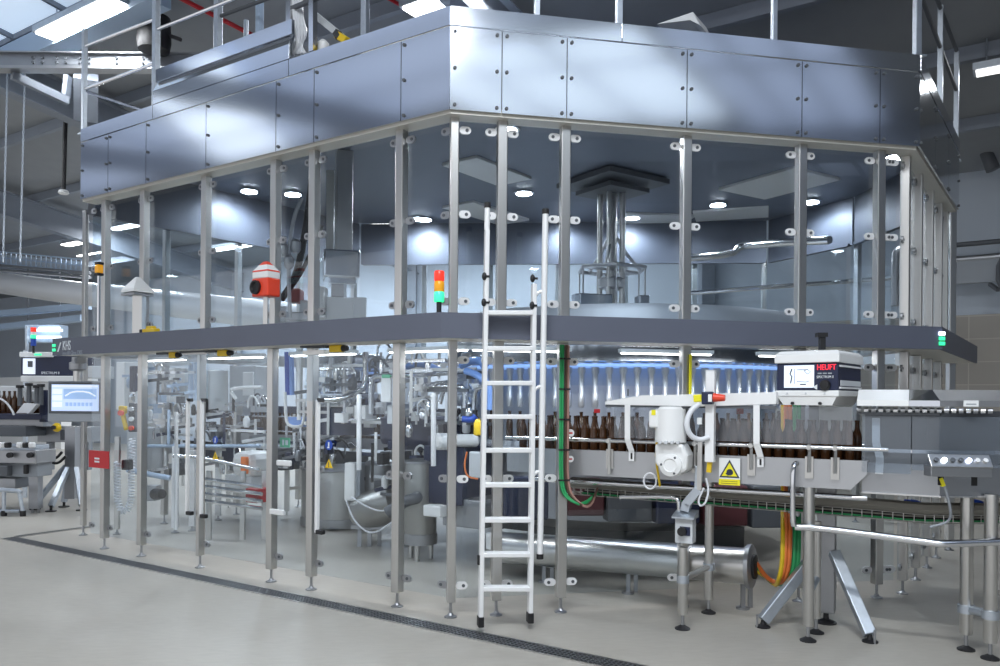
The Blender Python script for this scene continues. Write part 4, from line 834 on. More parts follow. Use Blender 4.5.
# dark machine bodies behind
bxs(432, 447, 482, 505, 7.5, .5, 'navy', 'machine_block', 'dark machine base behind the ladder foot inside the glass', 'machine base')
bxs(452, 500, 500, 528, 7.4, .5, 'darksteel', 'machine_plinth', 'steel plinth low behind the ladder inside the glass', 'plinth')
bxs(424, 506, 446, 517, 7.3, .12, 'white', 'limit_switch', 'white limit switch plate low behind the corner post', 'switch')
bxs(492, 535, 526, 552, 7.0, .3, 'white', 'step_box', 'white low box behind the bottom ladder steps', 'box')
m = MB(); bxp(m, 322, 353, 372, 374, 8.6, .55, -.588); o = m.build('capper_drum', M['panel'], None, False, .05); tag(o, 'grey capper housing just under the fascia belt right of the red horn', 'machine housing')
c = at(347, 385, 8.9); m = MB(); m.lathe(c, [(.36, -.24), (.38, -.2), (.38, -.1), (.34, -.08), (.34, .02), (.39, .04), (.39, .14), (.3, .16)], 36); tag(m.build('capper_turret', M['panel'], None), 'round grooved capper turret below the grey capper housing', 'turret')
c = at(347, 418, 8.9); m = MB(); m.lathe(c, [(.30, -.18), (.30, .12), (.2, .14)], 30); tag(m.build('transfer_star', M['navy'], None), 'dark star wheel drum below the capper turret', 'star wheel')
c = at(421, 428, 8.3); m = MB(); m.lathe(c, [(.40, -.16), (.42, -.1), (.42, .10), (.3, .16), (.1, .17)], 36); o = m.build('transfer_star', M['navy'], None); tag(o, 'large dark star wheel drum with a white tag left of the corner post', 'star wheel')
m = MB(); bxp(m, 411, 412, 419, 421, 7.85, .01); m.build('white_tag', M['paper'], o, False)
bxs(390, 442, 480, 450, 7.9, .5, 'navy', 'transfer_table', 'dark transfer table under the star wheel left of the ladder', 'table', -.2)
for k, (x0, x1, y0, y1) in enumerate(((436, 451, 433, 450), (452, 478, 434, 447))):
    a = at(x0, (y0+y1)/2, 7.4); b = at(x1, (y0+y1)/2, 7.5); m = MB(); r = (y1-y0)*7.4/F/2; L = (b-a).length; m.lathe(a, [(r*.7, 0), (r, .02), (r, L-.02), (r*.7, L)], 20, (b-a)); tag(m.build('servo_motor', M['white'], None), ('left' if k == 0 else 'right')+' white servo motor lying behind the corner post', 'motor')
# pipes
pipe([(365.5, 352, 7.9), (365.5, 388, 7.9), (355, 393, 7.8), (340, 399, 7.7), (323, 400, 7.7)], .028, 'chrome', 'bright bent pipe dropping from the fascia and bending left toward the posts')
pipe([(371, 414, 8.0), (371, 380, 8.0), (376, 376, 8.0), (400, 376, 7.9), (450, 372.5, 7.5), (468, 370, 7.3)], .028, 'chrome', 'long bright pipe rising and running right to the corner post')
pipe([(410, 402, 7.6), (411, 390, 7.6), (415, 387, 7.6), (460, 386, 7.3), (465, 390, 7.3), (465, 408, 7.3)], .026, 'chrome', 'bright U-shaped pipe lower down, crossing behind the corner post')
pipe([(440, 404, 7.7), (443, 392, 7.7), (449, 388, 7.6)], .022, 'chrome', 'short bright pipe branching from the U-shaped pipe'); pipe([(474, 410, 7.2), (475, 389, 7.2), (483, 387, 7.1)], .022, 'chrome', 'short bent pipe just left of the ladder')
pipe([(428, 373, 7.6), (428, 360, 7.6)], .03, 'chrome', 'short upright pipe stub on the long bright pipe', sm=0); pipe([(416, 376, 7.7), (416, 400, 7.7)], .018, 'chrome', 'thin upright pipe below the long bright pipe', sm=0)
for x, y0, y1, D, nm in ((359, 398, 470, 7.6, 'left'), (433.5, 397, 466, 7.2, 'right'), (299, 350, 420, 8.6, 'far left')):
    a = at(x, y0, D); b = at(x, y1, D); m = MB(); m.cyl(b, a, .024, n=12); o = m.build('upright_rod', M['alu'], None); tag(o, 'bright upright rod inside the glass, the %s one' % nm, 'rod', 'bright upright rods'); m = MB(); m.cyl(a, a+V((0, 0, .035)), .03, .02, 12); m.build('rod_cap', M['white'], o)
pipe([(400, 374, 8.2), (408, 366, 8.0), (418, 363, 7.9), (430, 366, 7.8), (440, 371, 7.7)], .035, 'bluehose', 'thick blue hose arching left of the corner post', 'blue_hose', 'hose', 2)
pipe([(462, 366, 7.3), (470, 361, 7.2), (480, 360, 7.0), (486, 368, 7.0)], .035, 'bluehose', 'thick pale blue hose arching left of the ladder', 'blue_hose', 'hose', 2)
pipe([(466, 371, 7.1), (476, 374, 7.0), (488, 383, 6.9), (491, 395, 6.9), (490, 410, 6.9)], .032, 'bluehose', 'blue hose looping down behind the ladder', 'blue_hose', 'hose', 2)
pipe([(497, 350, 6.1), (499, 362, 6.1), (498, 375, 6.1), (500, 395, 6.1), (494, 406, 6.1)], .010, 'black', 'thin black cable hanging behind the upper ladder steps', 'black_cable', 'cable', 2)
bxs(381, 377, 391, 402, 7.7, .1, 'white', 'valve_cabinet', 'white valve cabinet with a green top between tank posts', 'cabinet', 0); bxs(381.5, 374.5, 390.5, 378, 7.69, .1, 'greenl', 'cabinet_sign', 'small green plate above the white valve cabinet', 'sign', 0)
bxs(387, 405, 400, 424, 7.8, .3, 'offw', 'valve_block', 'pale valve block left of the post left of the corner', 'valve block', 0)
pipe([(395, 345, 8.0), (398, 365, 8.0), (397, 400, 8.0)], .02, 'darksteel', 'thin upright pipe beside the valve cabinet', sm=0)
m = MB(); c = at(478, 425, 6.6); m.lathe(c, [(.02, -.09), (.035, -.08), (.035, .02), (.015, .05)], 12); tag(m.build('spray_bottle', M['yellow'], None), 'small yellow bottle-shaped fitting just left of the ladder rail', 'fitting')
pipe([(462, 419, 6.9), (472, 420, 6.9), (476, 416, 6.9)], .03, 'blue', 'short dark blue hose end beside the yellow fitting', 'blue_hose', 'hose')
pipe([(467, 452, 6.7), (464, 465, 6.7), (467, 477, 6.7), (478, 479, 6.7)], .008, 'orange', 'thin orange cable looping left of the ladder', 'orange_cable', 'cable', 2)
bxs(469, 452, 482, 478, 7.0, .08, 'offw', 'junction_box', 'pale junction box behind the ladder rail', 'box', 0)
# far left inner equipment
D = 9.4
for k, (x0, y0, x1, y1, mt, nm) in enumerate(((118, 362, 134, 410, 'white', 'tall white panel inside the leftmost lower glass'), (160, 368, 186, 384, 'white', 'white housing left of the middle post, the upper one'), (162, 384, 185, 399, 'offw', 'pale housing below the white housing left of the middle post'), (160, 404, 178, 424, 'offw', 'grey round-edged gear box left of the middle post'), (208, 370, 216, 418, 'white', 'tall white panel right of the middle post'), (228, 366, 268, 412, 'offw', 'large pale cabinet left of the post by the green sign'), (240, 372, 256, 396, 'white', 'white notice board on the pale cabinet'), (222, 356, 265, 362, 'offw', 'pale cover strip under the fascia left of the green sign post'))):
    bxs(x0, y0, x1, y1, D+.6 if k not in (6,) else D+.3, .3 if k != 6 else .02, mt, 'cabinet' if x1-x0 > 20 else 'machine_cover', nm, 'cabinet')
bxs(128, 428, 158, 470, 9.6, .4, 'offw', 'machine_cabinet', 'pale cabinet inside the second lower glass from the left', 'cabinet')
bxs(130, 366, 138, 392, 9.0, .12, 'navy', 'blue_cover', 'slim dark blue upright cover beside the coiled hose post', 'cover')
for k, x in enumerate((190, 196)):
    bxs(x-2, 362, x+2, 400, 9.2, .05, 'bluew', 'blue_profile', ('left' if k == 0 else 'right')+' pale blue upright strip left of the middle post', 'profile')
# blue catch tray and white belt
t = thing('blue_tray', 'translucent blue tray hanging right of the post by the green sign', 'tray', at(293, 425, 8.8))
m = MB(); m.tube([at(285, 392, 8.8), at(286, 420, 8.8), at(289, 426, 8.8), at(301, 427, 8.8), at(304, 420, 8.8), at(304, 400, 8.8)], .018, 8, 1); m.build('rim', M['white'], t)
m = MB(); m.prism([at(287, 417, 8.8), at(290, 427, 8.8), at(301, 427, 8.8), at(303, 417, 8.8)], V((.1, .2, 0))); m.build('pan', M['bluehose'], t, False)
for k, x in enumerate((287, 291, 298)): pipe([(x, 352, 8.9), (x+1, 395, 8.9)], .03, ('blue', 'bluehose', 'white')[k], ('dark blue', 'lighter blue', 'white')[k]+' upright hose above the blue tray', 'upright_hose', 'hose', 0)
# white cap bag, tubes and low frame behind the doors
m = MB(); bxp(m, 233, 452, 264, 478, 9.2, .4, -.588); tag(m.build('cap_bag', M['white'], None, False, .09), 'white plastic-wrapped bundle behind the two stickers', 'bag'); bxs(240, 457, 248, 474, 9.05, .05, 'orange', 'orange_label', 'orange label on the white wrapped bundle', 'label', -.588)
bxs(226, 476, 266, 489, 9.3, .4, 'signy' if False else 'offw', 'carton', 'pale carton below the white wrapped bundle', 'carton')
for k in range(4):
    y = 482+k*7.2; a = at(203, y-3, 8.6); b = at(262, y+5, 8.4); m = MB(); m.tube([a, b], .022, 8); tag(m.build('roller_tube', M['chrome'], None), 'bright roller tube low behind the sliding doors, %s from the top' % NTH[k], 'tube', 'bright roller tubes behind the sliding doors')
for k, x in enumerate((206, 240, 262)):
    a = at(x, 480, 8.62); m = MB(); m.bar(V((a.x, a.y+.1, 0)), V((a.x, a.y+.1, .75)), .05, .05); tag(m.build('roller_stand', M['steel'], None, False), 'stand leg behind the bright roller tubes, %s from the left' % NTH[k], 'stand', 'roller stand legs')
bxs(247, 489, 264, 503, 8.5, .2, 'red', 'red_gripper', 'red gripper piece at the right end of the roller tubes', 'gripper')
for k, (x, yb, yt) in enumerate(((175, 533, 446), (192, 531, 450), (218, 520, 436))):
    D = 1240/(yb-397.2); b = at(x, yb, D); m = MB(); m.bar(V((b.x, b.y, .06)), V((b.x, b.y, zat(x, yt, D))), .06, .06); o = m.build('support_strut', M['alu'], None, False); tag(o, 'pale support leg inside the left doors, %s from the left' % NTH[k], 'leg', 'pale support legs inside the left doors'); foot(o, V((b.x, b.y, 0)), .07)
pipe([(173, 456, 8.6), (200, 457, 8.6), (260, 470, 8.4)], .02, 'chrome', 'bright horizontal pipe behind the blue stickers'); pipe([(140, 446, 9.2), (260, 446, 9.0)], .02, 'bluew', 'pale blue horizontal pipe low behind the left doors')
pipe([(128, 470, 9.0), (158, 476, 8.8), (170, 478, 8.8)], .03, 'bluew', 'pale blue thick pipe behind the second lower glass'); pipe([(231, 390, 9.3), (236, 388, 9.3), (262, 387, 9.1)], .022, 'white', 'white horizontal bar on the pale cabinet'); pipe([(231, 392, 9.2), (236, 399, 9.2)], .02, 'white', 'short white slanting bar on the pale cabinet')
# round door knob behind the second post
c = at(160, 494, 8.3); t = thing('star_grip', 'black star knob on a grey block right of the second lower post', 'knob', c); m = MB(); bxp(m, 143, 486, 156, 501, 8.3, .15); m.build('block', M['darksteel'], t, False, .01); m = MB(); m.cyl(at(155, 494, 8.3), at(162, 494, 8.2), .06, .05, 10); m.build('knob', M['black'], t)
# pendant control with coiled hose in the leftmost glass
D = 8.15
t = thing('control_pendant', 'yellow and grey hand control hanging inside the leftmost lower glass', 'pendant control', at(127, 405, D))
m = MB(); bxp(m, 128, 403, 136, 432, D, .08); m.build('housing', M['dgrey'], t, False, .01)
for k, (y, mt) in enumerate(((409, 'offw'), (414, 'black'), (419, 'white'), (428, 'redor'))): m = MB(); c = at(132, y, D-.01); m.cyl(c, c-V((0, .03, 0)), .024, n=12); m.build('button', M[mt], t)
m = MB(); bxp(m, 118, 406, 125, 414, D, .06); m.build('handle_head', M['yellow'], t, False, .012); m = MB(); m.bar(at(122.5, 413, D), at(126.5, 430, D), .045, .04); m.build('handle', M['yellow'], t, False, .01); m = MB(); c = at(121.5, 413, D-.03); m.cyl(c, c-V((0, .03, 0)), .028, n=12); m.build('red_knob', M['redor'], t)
pts = []; path = [V((132, 438)), V((131.5, 470)), V((131, 500)), V((127, 511)), V((121, 511)), V((117.5, 500)), V((117, 462))]
import itertools
seg = [(a-b).length for a, b in zip(path, path[1:])]; tot = sum(seg); N = 620
for i in range(N):
    d = tot*i/(N-1); k = 0
    while k < len(seg)-1 and d > seg[k]: d -= seg[k]; k += 1
    p = path[k].lerp(path[k+1], min(1, d/seg[k])); dirv = (path[k+1]-path[k]).normalized(); a = i*2*math.pi/14
    c = at(p.x, p.y, D+.1); pr = V((dirv.y, 0, dirv.x)); pts.append(c + pr*.028*math.cos(a) + V((0, 1, 0))*.028*math.sin(a))
m = MB(); m.tube(pts, .0085, 5); tag(m.build('coiled_hose', M['hose'], None), 'grey-white coiled spiral hose hanging in a loop in the leftmost lower glass', 'hose')
bxs(121, 460, 129, 470, 8.1, .1, 'black', 'hose_coupling', 'black coupling block inside the loop of the coiled hose', 'coupling', 0)
pipe([(140, 352, 7.9), (139.5, 445, 7.9)], .018, 'black', 'thin black upright cable beside the second lower post', 'black_cable', 'cable', 0)
for k, (x, y0, y1) in enumerate(((117, 440, 528),)):
    D = 9.0; b = at(x, 534, D); m = MB(); m.bar(V((b.x, b.y, .06)), V((b.x, b.y, 1.1)), .05, .05); o = m.build('support_strut', M['steel'], None, False); tag(o, 'thin support leg behind the coiled hose', 'leg'); foot(o, V((b.x, b.y, 0)), .07)

# crowded machine internals: one machine each, with many small rails, grippers and blocks as its parts
rnd = random.Random(11)
def clutter(name, label, x0, x1, y0, y1, D0, D1, n, pal):
    t = thing(name, label, 'machine', V((at((x0+x1)/2, y1, D0).x, D0, zat((x0+x1)/2, y1, D0))))
    for k in range(n):
        x = rnd.uniform(x0, x1); y = rnd.uniform(y0, y1); D = rnd.uniform(D0, D1); mt = rnd.choice(pal); kind = k % 6; m = MB(); c = at(x, y, D)
        if kind == 0: L = rnd.uniform(.3, .8); m.bar(c-A2*L/2, c+A2*L/2, .022, .03); nm = 'rail'
        elif kind == 1: h = rnd.uniform(.12, .4); m.bar(c-V((0, 0, h/2)), c+V((0, 0, h/2)), .026, .026); nm = 'stud'
        elif kind == 2: m.obox(c, A2, B2, (0, 0, 1), rnd.uniform(.06, .16), rnd.uniform(.05, .12), rnd.uniform(.05, .14)); nm = 'valve_block'
        elif kind == 3: r = rnd.uniform(.02, .05); m.lathe(c, [(r*.7, -.07), (r, -.05), (r, .03), (r*.5, .06)], 12); nm = 'cylinder'
        elif kind == 4: L = rnd.uniform(.1, .25); m.tube([c, c+V((.0, 0, .12)), c+A2*L*.5+V((0, 0, .16)), c+A2*L+V((0, 0, .05))], .012, 7, 2); nm = 'small_pipe'
        else: m.bar(c-B2*.12-A2*.03, c+B2*.12+A2*.08+V((0, 0, .04)), .02, .035); nm = 'gripper_arm'
        m.build(nm, M[mt], t, kind in (3, 4))
pal = ['chrome', 'steel', 'dgrey', 'white', 'darksteel', 'navy', 'chrome', 'black']
clutter('gripper_machine', 'crowded machine of rails, grippers and small blocks behind the two sliding doors', 150, 268, 404, 474, 9.3, 10.2, 88, pal)
clutter('rinser_machine', 'crowded machine of pipes and blocks above the low wide tank', 285, 345, 430, 468, 9.4, 10.0, 48, pal)
clutter('valve_manifold', 'crowded manifold of pipes and dark blocks behind the posts left of the ladder', 372, 478, 440, 500, 7.8, 8.8, 84, pal+['dgrey', 'navy', 'black'])
clutter('sealing_machine', 'tangle of rails and fittings just under the fascia inside the leftmost lower glass', 128, 186, 360, 430, 9.0, 9.8, 48, ['chrome', 'white', 'offw', 'steel', 'bluew', 'dgrey'])
clutter('capper_fittings', 'fittings and thin pipes around the grooved capper turret', 305, 400, 356, 424, 8.1, 8.5, 54, ['chrome', 'white', 'steel', 'darksteel', 'dgrey'])
clutter('hose_manifold', 'fittings and thin pipes under the fascia left of the ladder', 402, 478, 358, 430, 7.3, 8.0, 48, ['chrome', 'white', 'steel', 'dgrey', 'chrome'])
# ================================================================ DISCHARGE CONVEYOR AT THE RIGHT
ce = V((.887, -.461, 0)).normalized(); c0 = V((.60, 5.88, 0)); S0 = c0-ce*1.1
FC = Face(S0, c0+ce*2.4)
def cp(px, py, off=0.): t, z = FC.hit(px, py, off); return FC.pt(t, z, off)
def ct(px, py=450, off=0.): return FC.hit(px, py, off)[0]
t1 = ct(851, 475); t0 = ct(507, 460)
con = thing('discharge_conveyor', 'long steel bottle conveyor leaving the glass enclosure toward the lower right', 'conveyor', FC.pt(1.7, 0, -.25))
tE = ct(867, 460)
m = MB(); m.prism([FC.pt(t0, 1.0), FC.pt(t1, 1.0), FC.pt(tE, 1.10), FC.pt(tE, 1.185), FC.pt(t0, 1.185)], -FC.n*.015); m.build('side_panel', M['brush'], con, False)
m = MB(); m.prism([FC.pt(t0, 1.0, -.5), FC.pt(t1, 1.0, -.5), FC.pt(tE, 1.185, -.5), FC.pt(t0, 1.185, -.5)], -FC.n*.015); m.build('rear_panel', M['darksteel'], con, False)
m = MB(); m.obox(FC.pt((t0+tE)/2, 1.155, -.26), FC.u, FC.n, (0, 0, 1), tE-t0, .46, .03); m.build('belt', M['brownp'], con, False)
for off in (.02, -.46):
    m = MB(); m.tube([FC.pt(t0, 1.26, off), FC.pt(tE+.12, 1.26, off)], .014, 10); m.build('guide_rail', M['chrome'], con)
m = MB(); m.tube([FC.pt(ct(530), .945, -.06), FC.pt(tE, .945, -.06)], .018, 10); m.build('lower_rail', M['chrome'], con)
for k, px in enumerate((609, 695, 751, 809, 835)):
    s = ct(px, 450, .03); m = MB(); m.bar(FC.pt(s, 1.10 if k else 1.02, .03), FC.pt(s, 1.28, .03), .018, .018); m.cyl(FC.pt(s, 1.26, .0), FC.pt(s, 1.26, .06), .016, n=10); m.obox(FC.pt(s, 1.13, .012), FC.u, FC.n, (0, 0, 1), .05, .02, .14); m.build('rail_bracket', M['steel'], con, False)
# bottles riding on the belt
bq = None
for row, off in ((0, -.16), (1, -.30)):
    for i in range(40):
        p = FC.pt(t0+.06+i*.0735+row*.035, 1.172, off)
        if (p-FC.a).dot(FC.u) > tE-.05: break
        if bq is None: bq = tag(bottle_bm(p, 1.0).build('beer_bottle', M['brown'], None), 'brown beer bottle riding on the discharge conveyor behind the guide rail', 'bottle', 'brown bottles on the discharge conveyor'); pq = p
        else: o = bq.copy(); C.objects.link(o); o.location = p-pq
# white cover above the conveyor
m = MB(); pl = [cp(605, 401.5, .05), cp(640, 395.5, .05), cp(776, 392, .05), cp(776, 404, .05), cp(700, 406.5, .05), cp(605, 404.5, .05)]
cov = thing('conveyor_cover', 'long white cover plate over the discharge conveyor, pointed at its left end', 'cover', pl[2])
m.prism(pl, -FC.n*.45); m.build('cover_plate', M['white'], cov, False)
m = MB(); m.bar(cp(606, 405.5, .03), cp(776, 407.5, .03), .02, .02); m.build('edge_strip', M['dgrey'], cov, False)
m = MB(); m.tube([cp(628, 396, 0), cp(628, 389, 0)], .006, 6); m.build('pin', M['dgrey'], cov)
def strap(px, y0, y1, dx, label, ylow):
    t = thing('bent_strap', label, 'bracket', cp(px, y0, .06)); m = MB(); m.bar(cp(px, y0, .06), cp(px, y1, .06), .04, .006, FC.n); m.bar(cp(px, y1-.5, .06), cp(px+dx, ylow, .03), .04, .006, FC.n); m.bar(cp(px+dx, ylow-.5, .02), cp(px+dx, ylow+10, .02), .04, .006, FC.n); m.build('strip', M['alu'], t, False); m = MB(); m.bar(cp(px+dx, ylow+2, .026), cp(px+dx, ylow+8, .026), .012, .004, FC.n); m.build('slot', M['black'], t, False)
strap(627.5, 405, 440, 4, 'bent pale strap holding the left end of the white cover', 451); strap(756.5, 405, 444, 4, 'bent pale strap left of the inspection unit', 457)
m = MB(); m.obox(cp(740, 410.5, -.40), FC.u, FC.n, (0, 0, 1), .05, .004, .05); tag(m.build('red_label', M['red'], None, False), 'small red label behind the conveyor guard left of the inspection unit', 'label')
m = MB(); m.obox(cp(597, 411, -.47), FC.u, FC.n, (0, 0, 1), .05, .004, .03); tag(m.build('red_label', M['red'], None, False), 'small red label inside the glass left of the cover tip', 'label')
# clear guard over the bottles
m = MB(); m.obox(FC.pt((ct(612)+ct(852))/2, 1.40, -.04), FC.u, FC.n, (0, 0, 1), ct(852)-ct(612), .006, .24); tag(m.build('bottle_guard', M['haze'], None, False), 'clear guard sheet hanging from the white cover in front of the bottles', 'guard')
# white gear motor
gx = cp(671, 445, .16); t = thing('gear_motor', 'white gear motor hanging upright at the front of the conveyor', 'motor', gx)
def gp(px, py, off=.16): return cp(px, py, off)
m = MB(); m.cyl(gp(670.5, 442), gp(670.5, 409), .105, .10, 24); m.build('motor_body', M['white'], t)
m = MB(); m.cyl(gp(670.5, 409.5), gp(670.5, 406.5), .085, .07, 20); m.build('fan_cover', M['white'], t)
m = MB(); a = gp(655, 419, .2); m.obox(a, FC.u, FC.n, (0, 0, 1), .06, .1, .115); m.build('terminal_box', M['white'], t, False, .012); m = MB(); m.obox(gp(653.5, 412.5, .252), FC.u, FC.n, (0, 0, 1), .028, .003, .035); m.build('yellow_tag', M['signy'], t, False)
m = MB(); pts = [gp(657, 443), gp(684, 443), gp(690, 455), gp(689, 470), gp(680, 475), gp(668, 474), gp(657, 463)]; m.prism([p+FC.n*.06 for p in pts], -FC.n*.17); m.build('gear_case', M['white'], t, False, .02)
m = MB(); q = gp(671, 465, .22); m.lathe(q, [(.075, 0), (.075, .02), (.045, .03), (.04, .022), (.0, .022)], 24, FC.n); m.build('flange_cap', M['white'], t)
for k in range(3): a = k*2.1+1; q2 = q+FC.u*.06*math.cos(a)+V((0, 0, .06*math.sin(a)))+FC.n*.02; m = MB(); m.cyl(q2, q2+FC.n*.008, .008, n=8); m.build('bolt', M['dgrey'], t)
for k in range(4): m = MB(); x = 660+k*6; m.obox(gp(x, 442.5, .27), FC.u, FC.n, (0, 0, 1), .02, .02, .02); m.build('lug', M['offw'], t, False, .003)
m = MB(); m.tube([gp(656, 426, .2), gp(657, 440, .2), gp(656, 460, .19), gp(660, 486, .1)], .008, 6, 1); m.build('motor_cable', M['yellow'], t)
m = MB(); q = cp(650, 481, .08); m.tube([q+FC.u*.045*math.cos(k*.4)+V((0, 0, .055*math.sin(k*.4))) for k in range(17)], .007, 6); tag(m.build('white_cable', M['hose'], None), 'white cable ring hanging below the gear motor', 'cable')
# profile post with sensors and hose
t = thing('sensor_post', 'pale aluminium profile post carrying a sensor, right of the gear motor', 'post', cp(710, 462, .1))
m = MB(); m.bar(cp(711, 371, .1), cp(710, 462, .1), .06, .06, FC.n); m.build('profile', M['alu'], t, False, .005); m = MB(); m.bar(cp(711, 371.5, .1), cp(711, 370, .1), .062, .062, FC.n); m.build('end_cap', M['offw'], t, False)
m = MB(); m.bar(cp(710, 461, .1), cp(709, 472, .09), .03, .03, FC.n); m.build('tip', M['yellow'], t, False); m = MB(); m.bar(cp(700.5, 440, .06), cp(699.5, 490, .06), .03, .03, FC.n); m.build('clamp_bar', M['steel'], t, False)
t = thing('photo_sensor', 'dark blue sensor with yellow-green and orange plugs on the profile post', 'sensor', cp(707, 398, .15))
m = MB(); m.bar(cp(702.5, 398, .15), cp(713.5, 398, .15), .07, .085, (0, 0, 1)); m.build('body', M['navy'], t, False, .008); m = MB(); m.bar(cp(694, 398.5, .15), cp(702.5, 398, .15), .05, .05); m.build('green_plug', M['signy'], t, False, .008)
m = MB(); m.cyl(cp(713.5, 397.5, .15), cp(725, 398, .15), .03, .02, 12); m.build('orange_plug', M['redor'], t); m = MB(); m.obox(cp(710, 398, .195), FC.u, FC.n, (0, 0, 1), .025, .004, .05); m.build('white_label', M['paper'], t, False)
m = MB(); m.tube([cp(699, 404, .16), cp(690, 411, .2), cp(686, 424, .22), cp(690, 436, .2), cp(700, 440.5, .16), cp(709, 437, .14)], .018, 10, 2); tag(m.build('white_hose', M['hose'], None), 'white hose curving in a half circle between sensor and profile post', 'hose')
m = MB(); m.obox(cp(699.5, 421, .12), FC.u, FC.n, (0, 0, 1), .03, .02, .045); tag(m.build('hanging_tag', M['paper'], None, False), 'small white tag hanging beside the profile post', 'tag')
# yellow warning sign
a = cp(719, 484.5, .02); b = cp(740.3, 458.5, .02); w = (b-a).dot(FC.u); h = b.z-a.z; cc_ = (a+b)/2
t = thing('warning_sign', 'white and yellow hand-injury warning sign on the conveyor side panel', 'sign', cc_)
m = MB(); m.obox(cc_, FC.u, FC.n, (0, 0, 1), w, .004, h); m.build('board', M['paper'], t, False)
U = lambda x, y, o=.003: cc_+FC.u*w*x+V((0, 0, h*y))+FC.n*o
m = MB(); m.prism([U(-.5, -.5), U(.5, -.5), U(.5, -.28), U(-.5, -.28)], FC.n*.002); m.build('yellow_field', M['signy'], t, False)
m = MB(); m.prism([U(-.48, -.22), U(.48, -.22), U(0, .44)], FC.n*.002); m.build('triangle_border', M['ink'], t, False)
m = MB(); m.prism([U(-.37, -.17, .0052), U(.37, -.17, .0052), U(0, .33, .0052)], FC.n*.001); m.build('triangle', M['signy'], t, False)
m = MB(); q = U(.02, -.02, .0065); m.lathe(q, [(.022, 0), (.022, .001), (.014, .001), (.014, 0)], 16, FC.n); m.bar(U(-.15, -.1, .0066), U(.02, .03, .0066), .012, .002, FC.n); m.bar(U(-.1, -.12, .0066), U(.12, -.08, .0066), .012, .002, FC.n); m.build('symbol', M['ink'], t, False)
for y in (-.36, -.44): m = MB(); m.prism([U(-.4, y-.012, .0052), U(.38, y-.012, .0052), U(.38, y+.014, .0052), U(-.4, y+.014, .0052)], FC.n*.001); m.build('caption_line', mat('olive_ink', (.35, .30, .03), .5), t, False)
# legs under the conveyor
def leg(px, yfoot, ytop, r, label, sq=False, z1=None, par=None):
    par = par or con
    D = 1240/(yfoot-(395.6+.008*px)); b = at(px, yfoot, D); b.z = 0; z1 = z1 or zat(px, ytop, D)
    t = bpy.data.objects.new('leg', None); C.objects.link(t); t.parent = par; t.location = b-par.location; t['label'] = label
    m = MB()
    if sq: m.obox(V((b.x, b.y, (z1+.1)/2)), FC.u, FC.n, (0, 0, 1), r*2, r*2, z1-.1)
    else: m.lathe(b, [(r*.9, .1), (r, .11), (r, z1)], 18)
    m.build('tube', M['steel'], t, not sq); m = MB(); m.cyl(b+V((0, 0, .02)), b+V((0, 0, .11)), .012, n=10); m.build('spindle', M['darksteel'], t); m = MB(); m.lathe(b, [(.052, 0), (.052, .008), (.03, .02), (.012, .03)], 20); m.build('foot_plate', M['black'], t)
    return b
b1 = leg(682.5, 629, 547, .034, 'front conveyor leg below the grey switch box'); b2 = leg(708.5, 613, 500, .032, 'rear conveyor leg right of the switch box', z1=1.0)
m = MB(); m.tube([b1+V((0, 0, .34)), b2+V((0, 0, .34))], .022, 10); o = m.build('cross_tube', M['steel'], con)
for b in (b1, b2): m = MB(); m.lathe(b, [(.042, .315), (.042, .365)], 16); m.build('clamp', M['galv'], o)
b3 = leg(808, 641, 465, .036, 'tall front conveyor leg in the middle of the braced stand', z1=1.03); b4 = leg(816, 633, 530, .03, 'thin leg between the tall front leg and the thick square column', z1=.75)
m = MB(); m.tube([b3+V((0, 0, .31)), b4+V((0, 0, .37))], .026, 10); o = m.build('cross_tube', M['galv'], con)
# braced stand
D = 5.62; b = at(826, 624, D); b.z = 0
t = thing('braced_stand', 'thick square steel column with two slanting braces under the conveyor', 'stand', b)
m = MB(); m.obox(V((b.x, b.y, .55)), FC.u, FC.n, (0, 0, 1), .12, .12, .94); m.build('column', M['darksteel'], t, False, .008)
m = MB(); m.obox(V((b.x-.17, b.y+.16, .62)), FC.u, FC.n, (0, 0, 1), .08, .08, .76); m.build('rear_column', M['darksteel'], t, False, .008)
m = MB(); m.lathe(b, [(.07, 0), (.07, .01), (.02, .03), (.015, .1)], 20); m.build('foot_plate', M['black'], t)
def brace(pf, ph, nm):
    f = at(*pf); h_ = at(*ph); f.z = max(f.z, .045); d = (h_-f).normalized()
    m = MB(); m.bar(f, h_, .075, .06, (0, 1, 0)); o = m.build('brace', M['galv'], t, False, .006); o['label'] = nm
    g = V((f.x, f.y, 0)); m = MB(); m.lathe(g, [(.05, 0), (.05, .008), (.02, .02), (.012, .05)], 18); m.build('foot_plate', M['black'], o); m = MB(); g2 = g-V((d.x, d.y, 0)).normalized()*.045; m.cyl(g2, g2+V((0, 0, .09)), .008, n=8); m.build('anchor_bolt', M['darksteel'], o)
brace((763, 622, 5.5), (816, 553, 5.6), 'left slanting brace'); brace((870, 638, 5.18), (834, 552, 5.55), 'right slanting brace')
